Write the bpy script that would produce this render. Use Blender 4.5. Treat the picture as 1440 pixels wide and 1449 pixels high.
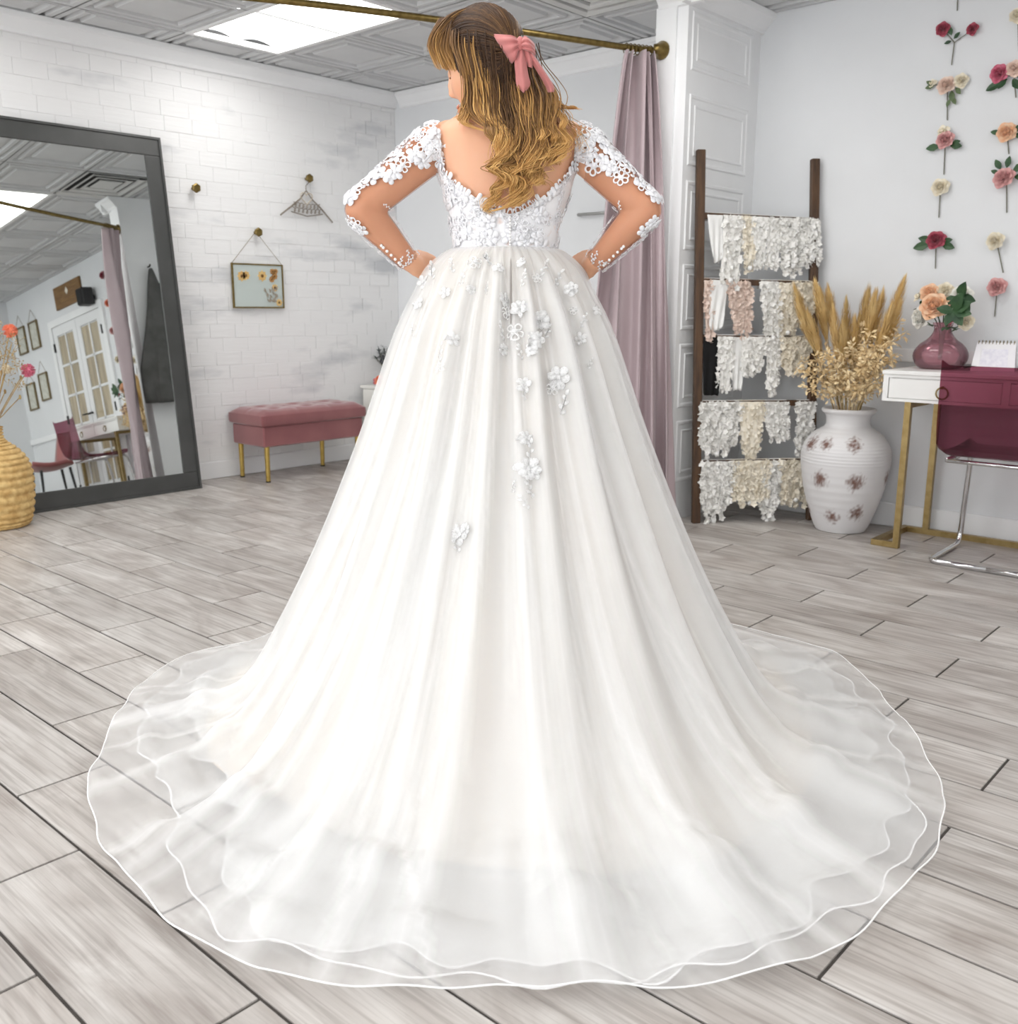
import bpy, math, random
import numpy as np
from mathutils import Vector, Matrix
from mathutils.bvhtree import BVHTree

for _o in list(bpy.data.objects): bpy.data.objects.remove(_o, do_unlink=True)
SC = bpy.context.scene
COL = SC.collection
PI = math.pi
R = math.radians

# ------------------------------------------------------------------ camera
W_, H_, FPX = 1440.0, 1449.0, 1363.14
YAW, PITCH, ROLL, HC = .7335625, .2102529, .0039479, 1.037
fh = np.array([-math.sin(YAW), math.cos(YAW), 0.]); r0 = np.array([math.cos(YAW), math.sin(YAW), 0.]); zz = np.array([0, 0, 1.])
fw = fh*math.cos(PITCH)-zz*math.sin(PITCH); u0 = fh*math.sin(PITCH)+zz*math.cos(PITCH)
rt = r0*math.cos(ROLL)+u0*math.sin(ROLL); up = -r0*math.sin(ROLL)+u0*math.cos(ROLL)
CAMP = np.array([0, 0, HC])
def ray(x, y): return fw+rt*(x-720)/FPX+up*(724.5-y)/FPX
def on(x, y, ax, v):                       # pixel -> point on the plane axis = v
    d = ray(x, y); return CAMP+(v-CAMP[ax])/d[ax]*d
def fl(x, y, z=0.): return on(x, y, 2, z)
cd = bpy.data.cameras.new('camera'); cam = bpy.data.objects.new('camera', cd); COL.objects.link(cam)
cd.sensor_fit = 'HORIZONTAL'; cd.sensor_width = 36.0; cd.lens = FPX/W_*36.0; cd.clip_start = .05
M = Matrix.Identity(4)
for i in range(3):
    M[i][0] = rt[i]; M[i][1] = up[i]; M[i][2] = -fw[i]; M[i][3] = CAMP[i]
cam.matrix_world = M
SC.camera = cam
cd.dof.use_dof = True; cd.dof.focus_distance = 2.35; cd.dof.aperture_fstop = 6.3

# ------------------------------------------------------------------ light and exposure
SC.view_settings.view_transform = 'Standard'; SC.view_settings.look = 'None'
SC.view_settings.gamma = 1.0; SC.view_settings.use_curve_mapping = False
SC.view_settings.exposure = 0.0
WORLD_STRENGTH = 4.15        # bright overcast daylight through the shop window behind the camera
PANEL_STRENGTH = 6.4        # fluorescent ceiling panels
wd = bpy.data.worlds.new('daylight'); SC.world = wd; wd.use_nodes = True
wd.node_tree.nodes['Background'].inputs[0].default_value = (.97, .985, 1, 1)
wd.node_tree.nodes['Background'].inputs[1].default_value = WORLD_STRENGTH

# ------------------------------------------------------------------ helpers
def srgb(r, g, b):
    f = lambda c: (c/255/12.92 if c/255 <= .04045 else ((c/255+.055)/1.055)**2.4)
    return (f(r), f(g), f(b), 1)

class MB:
    def __init__(s): s.v = []; s.f = []
    def add(s, vs, fs):
        n = len(s.v); s.v += [tuple(map(float, q)) for q in vs]; s.f += [tuple(i+n for i in q) for q in fs]; return s
    def box(s, c, d, rot=None):
        vs = [Vector((x*d[0]/2, y*d[1]/2, z*d[2]/2)) for x in (-1, 1) for y in (-1, 1) for z in (-1, 1)]
        if rot is not None: vs = [rot @ q for q in vs]
        vs = [q+Vector(c) for q in vs]
        return s.add(vs, [(0, 1, 3, 2), (4, 6, 7, 5), (0, 4, 5, 1), (2, 3, 7, 6), (0, 2, 6, 4), (1, 5, 7, 3)])
    def bb(s, a, b): return s.box([(a[i]+b[i])/2 for i in range(3)], [abs(b[i]-a[i]) for i in range(3)])
    def cbox(s, c, d, ch):                 # box with chamfered edges
        x, y, z = d[0]/2, d[1]/2, d[2]/2
        idx = {}; vs = []
        for sx in (-1, 1):
            for sy in (-1, 1):
                for sz in (-1, 1):
                    for k in range(3):
                        p = [sx*(x-ch), sy*(y-ch), sz*(z-ch)]; p[k] = (sx, sy, sz)[k]*(x, y, z)[k]
                        idx[sx, sy, sz, k] = len(vs); vs.append([p[i]+c[i] for i in range(3)])
        fs = []
        for k in range(3):
            a, b = [(1, 2), (0, 2), (0, 1)][k]
            for sg in (-1, 1):
                q = []
                for u, w in ((-1, -1), (1, -1), (1, 1), (-1, 1)):
                    t = [0, 0, 0]; t[k] = sg; t[a] = u; t[b] = w; q.append(idx[t[0], t[1], t[2], k])
                fs.append(q)
        for k in range(3):
            a, b = [(1, 2), (0, 2), (0, 1)][k]
            for u in (-1, 1):
                for w in (-1, 1):
                    def g(sg, kk):
                        t = [0, 0, 0]; t[k] = sg; t[a] = u; t[b] = w; return idx[t[0], t[1], t[2], kk]
                    fs.append([g(-1, a), g(1, a), g(1, b), g(-1, b)])
        for sx in (-1, 1):
            for sy in (-1, 1):
                for sz in (-1, 1): fs.append([idx[sx, sy, sz, k] for k in range(3)])
        return s.add(vs, fs)
    def tube(s, pts, rad, n=8, caps=True, closed=False, flat=None):
        pts = [Vector(p) for p in pts]; m = len(pts)
        if not hasattr(rad, '__len__'): rad = [rad]*m
        t0 = None; rings = []; nrm = None
        for i in range(m):
            a = pts[(i-1) % m] if (closed or i > 0) else pts[i]; b = pts[(i+1) % m] if (closed or i < m-1) else pts[i]
            t = (b-a)
            t = t.normalized() if t.length > 1e-9 else Vector((0, 0, 1))
            if nrm is None:
                h = Vector((0, 0, 1)) if abs(t.z) < .9 else Vector((1, 0, 0))
                nrm = (h-t*h.dot(t)).normalized()
            else:
                nrm = nrm-t*nrm.dot(t)
                nrm = nrm.normalized() if nrm.length > 1e-6 else Vector((1, 0, 0))
            bn = t.cross(nrm); fy = 1 if flat is None else flat
            rings.append([pts[i]+(nrm*math.cos(k*2*PI/n)*fy+bn*math.sin(k*2*PI/n))*rad[i] for k in range(n)])
        vs = [q for r_ in rings for q in r_]; fs = []
        for i in range(m if closed else m-1):
            j = (i+1) % m
            for k in range(n): fs.append((i*n+k, i*n+(k+1) % n, j*n+(k+1) % n, j*n+k))
        if caps and not closed:
            fs.append(tuple(range(n))[::-1]); fs.append(tuple((m-1)*n+k for k in range(n)))
        return s.add(vs, fs)
    def lathe(s, prof, n=32, c=(0, 0, 0), capb=True, capt=False):
        vs = []; fs = []
        for (r, z) in prof:
            for k in range(n): vs.append((c[0]+r*math.cos(2*PI*k/n), c[1]+r*math.sin(2*PI*k/n), c[2]+z))
        for i in range(len(prof)-1):
            for k in range(n): fs.append((i*n+k, i*n+(k+1) % n, (i+1)*n+(k+1) % n, (i+1)*n+k))
        if capb: fs.append(tuple(range(n))[::-1])
        if capt: fs.append(tuple((len(prof)-1)*n+k for k in range(n)))
        return s.add(vs, fs)
    def grid(s, P, cu=False, cv=False):    # P[i][j] points
        nu = len(P); nv = len(P[0]); fs = []
        for i in range(nu if cu else nu-1):
            for j in range(nv if cv else nv-1):
                a, b = (i+1) % nu, (j+1) % nv
                fs.append((i*nv+j, a*nv+j, a*nv+b, i*nv+b))
        return s.add([q for row in P for q in row], fs)
    def sph(s, c, r, nu=12, nv=8, sc=(1, 1, 1)):
        P = [[(c[0]+r*sc[0]*math.sin(PI*j/nv)*math.cos(2*PI*i/nu), c[1]+r*sc[1]*math.sin(PI*j/nv)*math.sin(2*PI*i/nu), c[2]+r*sc[2]*math.cos(PI*j/nv)) for j in range(nv+1)] for i in range(nu)]
        return s.grid(P, cu=True)
    def xf(s, m):
        s.v = [tuple(m @ Vector(q)) for q in s.v]; return s
    def mesh(s, name, smooth=False):
        me = bpy.data.meshes.new(name); me.from_pydata(s.v, [], s.f); me.update()
        if smooth: me.polygons.foreach_set('use_smooth', [True]*len(me.polygons))
        return me
    def build(s, name, mat, parent=None, smooth=False, loc=None):
        return mobj(name, s.mesh(name, smooth), mat, parent, loc)

def mobj(name, me, mat, parent=None, loc=None):
    o = bpy.data.objects.new(name, me); COL.objects.link(o)
    if mat is not None and not me.materials: me.materials.append(mat)
    if parent is not None: o.parent = parent
    if loc is not None: o.location = loc
    return o
def empty(name, loc=(0, 0, 0), rz=0.):
    o = bpy.data.objects.new(name, None); COL.objects.link(o); o.location = loc; o.rotation_euler = (0, 0, rz); o.empty_display_size = .05
    return o
def tag(o, label, cat, group=None):
    o['label'] = label; o['category'] = cat
    if group: o['group'] = group
    return o
def struct(o, label=None):
    o['kind'] = 'structure'
    if label: o['label'] = label
    return o
def smooth_by(o, ang=40):
    me = o.data; me.polygons.foreach_set('use_smooth', [True]*len(me.polygons))
    try: me.set_sharp_from_angle(angle=R(ang))
    except Exception: pass
    return o
def solid(o, th, off=0.):
    m = o.modifiers.new('thickness', 'SOLIDIFY'); m.thickness = th; m.offset = off; return o
def catmull(pts, n):
    pts = np.array(pts, float); m = len(pts); out = []
    for i in range(n):
        u = i/(n-1)*(m-1); k = min(int(u), m-2); t = u-k
        p0, p1, p2, p3 = pts[max(k-1, 0)], pts[k], pts[k+1], pts[min(k+2, m-1)]
        out.append(.5*((2*p1)+(-p0+p2)*t+(2*p0-5*p1+4*p2-p3)*t*t+(-p0+3*p1-3*p2+p3)*t**3))
    return np.array(out)

# ------------------------------------------------------------------ materials
def mat_nodes(name):
    m = bpy.data.materials.new(name); m.use_nodes = True; nt = m.node_tree
    return m, nt, nt.nodes, nt.links, nt.nodes['Principled BSDF']
def pmat(name, c1, c2=None, scale=8., stretch=(1, 1, 1), rough=.5, metal=0., bump=0., bscale=None, detail=4., spec=.5, rnd=0., sheen=0., contrast=(.35, .65), coat=0., trans=0., ior=1.45):
    m, nt, N, L, b = mat_nodes(name)
    b.inputs['Roughness'].default_value = rough; b.inputs['Metallic'].default_value = metal
    b.inputs['Specular IOR Level'].default_value = spec
    if sheen: b.inputs['Sheen Weight'].default_value = sheen
    if coat: b.inputs['Coat Weight'].default_value = coat
    if trans: b.inputs['Transmission Weight'].default_value = trans; b.inputs['IOR'].default_value = ior
    tc = N.new('ShaderNodeTexCoord'); mp = N.new('ShaderNodeMapping'); mp.inputs['Scale'].default_value = stretch
    L.new(tc.outputs['Object'], mp.inputs['Vector'])
    vec = mp.outputs['Vector']
    oi = N.new('ShaderNodeObjectInfo')
    if rnd:
        ad = N.new('ShaderNodeVectorMath'); ad.operation = 'ADD'
        ml = N.new('ShaderNodeMath'); ml.operation = 'MULTIPLY'; ml.inputs[1].default_value = 57.
        L.new(oi.outputs['Random'], ml.inputs[0]); L.new(vec, ad.inputs[0]); L.new(ml.outputs[0], ad.inputs[1]); vec = ad.outputs[0]
    nz = N.new('ShaderNodeTexNoise'); nz.inputs['Scale'].default_value = scale; nz.inputs['Detail'].default_value = detail
    L.new(vec, nz.inputs['Vector'])
    rp = N.new('ShaderNodeValToRGB'); rp.color_ramp.elements[0].position = contrast[0]; rp.color_ramp.elements[1].position = contrast[1]
    rp.color_ramp.elements[0].color = c1; rp.color_ramp.elements[1].color = c2 or c1
    L.new(nz.outputs['Fac'], rp.inputs['Fac'])
    out = rp.outputs['Color']
    if rnd:
        hs = N.new('ShaderNodeHueSaturation'); mr = N.new('ShaderNodeMapRange')
        mr.inputs['To Min'].default_value = 1-rnd; mr.inputs['To Max'].default_value = 1+rnd
        L.new(oi.outputs['Random'], mr.inputs['Value']); L.new(mr.outputs['Result'], hs.inputs['Value']); L.new(out, hs.inputs['Color']); out = hs.outputs['Color']
    L.new(out, b.inputs['Base Color'])
    if bump:
        n2 = N.new('ShaderNodeTexNoise'); n2.inputs['Scale'].default_value = bscale or scale*4; n2.inputs['Detail'].default_value = 5
        L.new(vec, n2.inputs['Vector'])
        bp = N.new('ShaderNodeBump'); bp.inputs['Strength'].default_value = bump; bp.inputs['Distance'].default_value = .01
        L.new(n2.outputs['Fac'], bp.inputs['Height']); L.new(bp.outputs['Normal'], b.inputs['Normal'])
    return m
def emat(name, col, st):
    m, nt, N, L, b = mat_nodes(name)
    b.inputs['Base Color'].default_value = (.8, .8, .8, 1); b.inputs['Emission Color'].default_value = col; b.inputs['Emission Strength'].default_value = st
    return m
def tulle(name, col, alpha, noise=0., scale=30., transl=.45, gather=0.):
    """sheer net: part of the light goes straight through, the rest is scattered"""
    m = bpy.data.materials.new(name); m.use_nodes = True; nt = m.node_tree; N = nt.nodes; L = nt.links; N.clear()
    out = N.new('ShaderNodeOutputMaterial'); tr = N.new('ShaderNodeBsdfTransparent'); df = N.new('ShaderNodeBsdfDiffuse'); tl = N.new('ShaderNodeBsdfTranslucent')
    df.inputs['Color'].default_value = col; tl.inputs['Color'].default_value = col
    m1 = N.new('ShaderNodeMixShader'); m1.inputs[0].default_value = transl; L.new(df.outputs[0], m1.inputs[1]); L.new(tl.outputs[0], m1.inputs[2])
    m2 = N.new('ShaderNodeMixShader'); L.new(tr.outputs[0], m2.inputs[1]); L.new(m1.outputs[0], m2.inputs[2]); L.new(m2.outputs[0], out.inputs[0])
    if noise:
        tc = N.new('ShaderNodeTexCoord'); nz = N.new('ShaderNodeTexNoise'); nz.inputs['Scale'].default_value = scale; nz.inputs['Detail'].default_value = 3
        L.new(tc.outputs['Object'], nz.inputs['Vector'])
        mr = N.new('ShaderNodeMapRange'); mr.inputs['From Min'].default_value = .3; mr.inputs['From Max'].default_value = .7
        mr.inputs['To Min'].default_value = max(alpha-noise, 0); mr.inputs['To Max'].default_value = min(alpha+noise, 1)
        L.new(nz.outputs['Fac'], mr.inputs['Value']); L.new(mr.outputs['Result'], m2.inputs[0])
    elif gather:
        at = N.new('ShaderNodeAttribute'); at.attribute_name = 'gather'; mr = N.new('ShaderNodeMapRange'); mr.inputs['To Min'].default_value = alpha; mr.inputs['To Max'].default_value = min(alpha+gather, 1)
        L.new(at.outputs['Fac'], mr.inputs['Value']); L.new(mr.outputs['Result'], m2.inputs[0])
    else: m2.inputs[0].default_value = alpha
    return m
MT = {}
def mt(name, *a, **k):
    if name not in MT: MT[name] = pmat(name, *a, **k)
    return MT[name]
# ------------------------------------------------------------------ the room
XL, XR, YB, YF, ZC = -5.232, 1.343, 4.635, -2.6, 2.435
XP0, XP1, YP = -2.67, -2.52, 3.972          # fitting-room partition
rng = random.Random(7)

def plank_material():
    m, nt, N, L, b = mat_nodes('wood look porcelain')
    tc = N.new('ShaderNodeTexCoord'); oi = N.new('ShaderNodeObjectInfo')
    ml = N.new('ShaderNodeMath'); ml.operation = 'MULTIPLY'; ml.inputs[1].default_value = 91.; L.new(oi.outputs['Random'], ml.inputs[0])
    ad = N.new('ShaderNodeVectorMath'); ad.operation = 'ADD'; L.new(tc.outputs['Object'], ad.inputs[0]); L.new(ml.outputs[0], ad.inputs[1])
    def noise(st, sc, det, dist=0.):
        mp = N.new('ShaderNodeMapping'); mp.inputs['Scale'].default_value = st; L.new(ad.outputs[0], mp.inputs['Vector'])
        n = N.new('ShaderNodeTexNoise'); n.inputs['Scale'].default_value = sc; n.inputs['Detail'].default_value = det; n.inputs['Distortion'].default_value = dist
        L.new(mp.outputs[0], n.inputs['Vector']); return n
    n1 = noise((1, 3.0, 1), 3.0, 5, 1.2); n2 = noise((1, 26, 1), 3.5, 6, .6); n3 = noise((1, 60, 1), 5., 3)
    r1 = N.new('ShaderNodeValToRGB'); e = r1.color_ramp.elements
    e[0].position = .3; e[0].color = srgb(166, 158, 152); e[1].position = .7; e[1].color = srgb(210, 206, 202)
    L.new(n1.outputs['Fac'], r1.inputs['Fac'])
    r2 = N.new('ShaderNodeValToRGB'); e = r2.color_ramp.elements
    e[0].position = .33; e[0].color = (.60, .575, .56, 1); e[1].position = .56; e[1].color = (1, 1, 1, 1)
    L.new(n2.outputs['Fac'], r2.inputs['Fac'])
    mx = N.new('ShaderNodeMix'); mx.data_type = 'RGBA'; mx.blend_type = 'MULTIPLY'; mx.inputs['Factor'].default_value = .75
    L.new(r1.outputs[0], mx.inputs['A']); L.new(r2.outputs[0], mx.inputs['B'])
    hs = N.new('ShaderNodeHueSaturation'); mr = N.new('ShaderNodeMapRange'); mr.inputs['To Min'].default_value = .9; mr.inputs['To Max'].default_value = 1.08
    L.new(oi.outputs['Random'], mr.inputs['Value']); L.new(mr.outputs[0], hs.inputs['Value']); L.new(mx.outputs['Result'], hs.inputs['Color'])
    L.new(hs.outputs[0], b.inputs['Base Color']); b.inputs['Roughness'].default_value = .42
    bp = N.new('ShaderNodeBump'); bp.inputs['Strength'].default_value = .25; bp.inputs['Distance'].default_value = .002
    L.new(n3.outputs['Fac'], bp.inputs['Height']); L.new(bp.outputs[0], b.inputs['Normal'])
    return m
PLANK = plank_material()
GROUT = mt('dark grout', srgb(84, 79, 75), srgb(70, 66, 63), scale=30, rough=.9)
floor = struct(MB().bb((XL-.2, YF-.2, -.06), (XR+.2, YB+.2, -.004)).build('floor', GROUT), 'grey wood-look plank tile floor laid in running bond')
PL, PW, GAP = .6124, .20575, .0065
def plank_box(x0, x1, y0, y1):
    x0 += GAP/2; x1 -= GAP/2; y0 += GAP/2; y1 -= GAP/2
    cx, cy = (x0+x1)/2, (y0+y1)/2
    return cx, cy, x1-x0, y1-y0
_pm = {}
rest = MB(); cnt = 0
for k in range(-16, 22):
    y0 = .4978+PW*k; y1 = y0+PW
    if y1 < YF or y0 > YB: continue
    y0 = max(y0, YF); y1 = min(y1, YB)
    xs = -1.1417 if k % 2 == 0 else -1.1417-PL/2
    for j in range(-8, 6):
        x0 = xs+PL*j; x1 = x0+PL
        if x1 < XL+.02 or x0 > XR-.02: continue
        x0 = max(x0, XL); x1 = min(x1, XR)
        cx, cy, dx, dy = plank_box(x0, x1, y0, y1)
        if y1 > -.3 and cnt < 300:
            key = (round(dx, 3), round(dy, 3))
            if key not in _pm: _pm[key] = MB().cbox((0, 0, -.0055), (dx, dy, .011), .0008).mesh('plank')
            o = mobj('plank', _pm[key], PLANK, floor, (cx, cy, 0)); cnt += 1
        else: rest.box((cx, cy, -.005), (dx, dy, .01))
o = rest.build('plank_field', PLANK, floor); o['kind'] = 'stuff'

# walls
WALLP = mt('pale grey wall paint', srgb(226, 228, 230), srgb(231, 233, 235), scale=2, rough=.75, bump=.05, bscale=120)
TRIM = mt('white trim paint', srgb(240, 241, 242), srgb(244, 245, 246), scale=3, rough=.45)
wall_back = struct(MB().bb((XL-.15, YB, -.06), (XR+.15, YB+.15, ZC+.1)).build('wall_back', WALLP), 'pale grey painted back wall')
wall_right = struct(MB().bb((XR, YF-.15, -.06), (XR+.15, YB, ZC+.1)).build('wall_right', WALLP), 'pale grey side wall')
fr = MB().bb((XL-.15, YF-.15, -.06), (XR+.15, YF, .35)).bb((XL-.15, YF-.15, 2.36), (XR+.15, YF, ZC+.1))
for x in (XL-.15, -3.05, -.9, XR-.05): fr.bb((x, YF-.15, .35), (x+.2, YF, 2.36))
struct(fr.build('wall_front', WALLP), 'shop front wall with wide window openings')
for i, (a, b) in enumerate(((XL+.05, -3.05), (-2.85, -.9), (-.7, XR-.05))):
    w = MB().bb((a, YF-.1, .35), (b, YF-.05, .39)).bb((a, YF-.1, 2.32), (b, YF-.05, 2.36)).bb((a, YF-.1, .39), (a+.04, YF-.05, 2.32)).bb((b-.04, YF-.1, .39), (b, YF-.05, 2.32))
    struct(w.build('window_%d' % (i+1), TRIM), 'white framed shop window')

# brick wall
def brick_material():
    m, nt, N, L, b = mat_nodes('white painted brick')
    tc = N.new('ShaderNodeTexCoord'); geo = N.new('ShaderNodeNewGeometry')
    mp = N.new('ShaderNodeMapping'); mp.inputs['Scale'].default_value = (1, 1, 3.5); L.new(geo.outputs['Position'], mp.inputs['Vector'])
    n1 = N.new('ShaderNodeTexNoise'); n1.inputs['Scale'].default_value = 1.6; n1.inputs['Detail'].default_value = 6; L.new(mp.outputs[0], n1.inputs['Vector'])
    rp = N.new('ShaderNodeValToRGB'); e = rp.color_ramp.elements; e[0].position = .30; e[0].color = srgb(203, 205, 208); e[1].position = .46; e[1].color = srgb(240, 240, 240)
    L.new(n1.outputs['Fac'], rp.inputs['Fac']); L.new(rp.outputs[0], b.inputs['Base Color'])
    b.inputs['Roughness'].default_value = .6
    mp2 = N.new('ShaderNodeMapping'); mp2.inputs['Scale'].default_value = (1, .16, 2.0); L.new(geo.outputs['Position'], mp2.inputs['Vector'])
    n2 = N.new('ShaderNodeTexNoise'); n2.inputs['Scale'].default_value = 30; n2.inputs['Detail'].default_value = 5; L.new(mp2.outputs[0], n2.inputs['Vector'])
    bp = N.new('ShaderNodeBump'); bp.inputs['Strength'].default_value = .55; bp.inputs['Distance'].default_value = .004
    L.new(n2.outputs['Fac'], bp.inputs['Height']); L.new(bp.outputs[0], b.inputs['Normal'])
    return m
BRICK = brick_material()
wall_left = struct(MB().bb((XL-.15, YF-.15, -.06), (XL-.004, YB+.15, ZC+.1)).build('wall_left', BRICK), 'white painted thin brick wall')
BL, BH = .172, .0815
bmeshes = []
for q in range(6):
    r_ = random.Random(q)
    mb = MB().cbox((0, 0, 0), (.0045, BL-.0028, BH-.0024), .0011)
    mb.v = [(x+r_.uniform(-.0006, .0006)*(1 if x > 0 else 0), y+r_.uniform(-.001, .001), z+r_.uniform(-.001, .001)) for x, y, z in mb.v]
    bmeshes.append(mb.mesh('brick'))
cand = []; rows = int((2.345-.11)/BH)+1
for i in range(rows):
    z = .11+BH*(i+.5); sh = [0, .5, .22, .7, .4, .9][i % 6]*BL
    for j in range(-30, 60):
        y = YB-.0-BL*(j+.5)-sh+BL
        if y+BL/2 > YB: continue
        if y < YF: break
        cand.append((y, z))
def behind_mirror(y, z): return 1.75 < y < 2.83 and z < 1.84
vis = sorted([c for c in cand if c[0] > 1.5 and not behind_mirror(*c)], key=lambda c: c[0])[:300]
viss = set(vis); bf = MB()
for (y, z) in cand:
    if (y, z) in viss:
        o = mobj('brick', rng.choice(bmeshes), BRICK, wall_left, (XL-.004+rng.uniform(-.0008, .0012), y, z))
    else: bf.box((XL-.004, y, z), (.006, BL-.0035, BH-.003))
for i in range(rows):                       # cut bricks against the corner
    z = .11+BH*(i+.5); sh = [0, .5, .22, .7, .4, .9][i % 6]*BL
    y1 = YB; ys = YB-sh
    if sh > .03: bf.box((XL-.004, (y1+ys)/2, z), (.006, sh-.0035, BH-.003))
o = bf.build('brick_field', BRICK, wall_left); o['kind'] = 'stuff'

# partition with raised panels, pillar end
wall_part = struct(MB().bb((XP0, YP, 0), (XP1, YB, ZC)).build('wall_partition', TRIM), 'white panelled partition wall of the fitting corner')
def ring(mb, y0, y1, z0, z1, w, x, h):      # picture-frame moulding on a +X face
    prof = ((0, 0), (w*.25, h), (w*.7, h*.8), (w, 0))
    P = []
    for (t, d) in prof: P.append([(x+d, y0+t, z0+t), (x+d, y1-t, z0+t), (x+d, y1-t, z1-t), (x+d, y0+t, z1-t)])
    return mb.grid(P, cv=True)
for (z0, z1) in ((2.083, 2.33), (1.675, 1.985), (1.30, 1.61), (.93, 1.235), (.56, .865), (.19, .495)):
    mb = MB(); ring(mb, 4.005, 4.55, z0, z1, .022, XP1, .006); ring(mb, 4.05, 4.505, z0+.045, z1-.045, .014, XP1, .005)
    smooth_by(mb.build('panel', TRIM, wall_part), 25)
MB().bb((XP0-.012, YP-.012, 0), (XP1-.055, YP+.001, ZC-.08)).build('end_casing', TRIM, wall_part)
# crowns
CROWNP = ((0, 0), (.012, .004), (.016, .02), (.045, .065), (.052, .07), (.055, .088), (.055, .095), (0, .095))
def crown(name, fn, a, b, label):
    P = [[fn(a, d, z) for d, z in CROWNP], [fn(b, d, z) for d, z in CROWNP]]
    mb = MB().grid(P, cv=True); mb.f += [tuple(range(8))[::-1], tuple(range(8, 16))]
    return struct(mb.build(name, TRIM), label)
ZCR = 2.337
crown('trim_1', lambda t, d, z: (XL+.004+d, t, ZCR+z), YF, YB, 'white crown moulding above the brick wall')
crown('trim_2', lambda t, d, z: (t, YB-d, ZCR+z), XL+.06, XP0, 'white crown moulding above the fitting corner')
crown('trim_3', lambda t, d, z: (XP1+d*1.5, t, 2.345+z*.93), YP-.06, YB, 'white crown moulding along the panelled partition')
crown('trim_4', lambda t, d, z: (t, YP-d*1.2, 2.345+z*.93), XP0, XP1+.08, 'white crown moulding on the pillar end')
BLK = mt('black shadow gap and small parts', srgb(30, 30, 30), rough=.8)
struct(MB().bb((XL, YF, ZCR+.0955), (XL+.05, YB, ZC-.0002)).bb((XL, YB-.05, ZCR+.0955), (XP0, YB, ZC-.0002)).build('shadow_strip', BLK), 'thin black strip standing in for the shadow gap under the dropped ceiling')  # black strip colours in the shade of the gap between crown and ceiling
# baseboards, chair rail
def basebd(name, a, b, label):
    o = MB().bb(a, b).build(name, TRIM); bv = o.modifiers.new('b', 'BEVEL'); bv.width = .006; bv.segments = 2; return struct(o, label)
basebd('baseboard_left', (XL-.004, YF, 0), (XL+.016, YB, .105), 'white baseboard under the brick wall')
basebd('baseboard_back', (XP1, YB-.014, 0), (-.885, YB, .115), 'white baseboard under the flower wall')
basebd('baseboard_corner', (XL+.016, YB-.014, 0), (XP0, YB, .105), 'white baseboard in the fitting corner')
basebd('baseboard_right', (XR-.014, YF, 0), (XR, YB, .115), 'white baseboard along the side wall')
basebd('trim_6', (-1.86, YB-.022, .79), (-.885, YB, .852), 'white chair rail behind the desk')
basebd('trim_7', (.37, YB-.022, .79), (XR, YB, .852), 'white chair rail beside the french doors')

# ceiling: pressed tiles in a grid
CEILM = mt('ceiling tile white', srgb(206, 207, 208), srgb(212, 213, 214), scale=4, rough=.7)
ceil = struct(MB().bb((XL-.15, YF-.15, ZC+.06), (XR+.15, YB+.15, ZC+.1)).build('ceiling', CEILM), 'dropped ceiling of embossed white square tiles')
G = .5825; GX0, GY0 = -4.93, 3.50
def tile_mesh():
    h = .5; P = []
    for (hh, z) in ((.492, 0), (.445, 0), (.435, .018), (.395, .018), (.385, 0), (.345, 0), (.335, .018), (.275, .018), (.262, .002)):
        P.append([(-hh*G, -hh*G, z), (hh*G, -hh*G, z), (hh*G, hh*G, z), (-hh*G, hh*G, z)])
    mb = MB().grid(P, cv=True); n = len(mb.v); mb.f.append((n-4, n-3, n-2, n-1)); return mb.mesh('ceiling_tile')
TM = tile_mesh()
LIGHTS = [(-4.93, 2.9175), (-2.60, 2.9175), (-4.93, 1.17), (-2.60, 1.17), (-.27, 2.9175), (-.27, 1.17), (-4.93, -.5775), (-2.6, -.5775), (-.27, -.5775)]
VENT = (-3.1825, 3.50)
def lightcell(x, y):
    for (a, b) in LIGHTS:
        if abs(y-b) < .1 and -.1 < x-a < G+.1: return True
    return abs(x-VENT[0]) < .1 and abs(y-VENT[1]) < .1
gridm = MB()
for i in range(-1, 12):
    for j in range(-12, 3):
        x0, y0 = GX0+G*i, GY0+G*j; x1, y1 = x0+G, y0+G
        if x1 < XL+.05 or x0 > XR-.03 or y1 < YF+.03 or y0 > YB-.03: continue
        if lightcell(x0, y0): continue
        a0, a1, b0, b1 = max(x0, XL), min(x1, XR), max(y0, YF), min(y1, YB)
        o = mobj('ceiling_tile', TM, CEILM, ceil, ((a0+a1)/2, (b0+b1)/2, ZC)); o.scale = ((a1-a0)/G, (b1-b0)/G, 1)
    x = GX0+G*i
    if XL < x < XR: gridm.bb((x-.006, YF, ZC+.002), (x+.006, YB, ZC+.01))
for j in range(-12, 3):
    y = GY0+G*j
    if YF < y < YB: gridm.bb((XL, y-.006, ZC+.002), (XR, y+.006, ZC+.01))
gridm.build('ceiling_grid', mt('ceiling grid grey', srgb(140, 140, 140), rough=.7), ceil)
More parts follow.
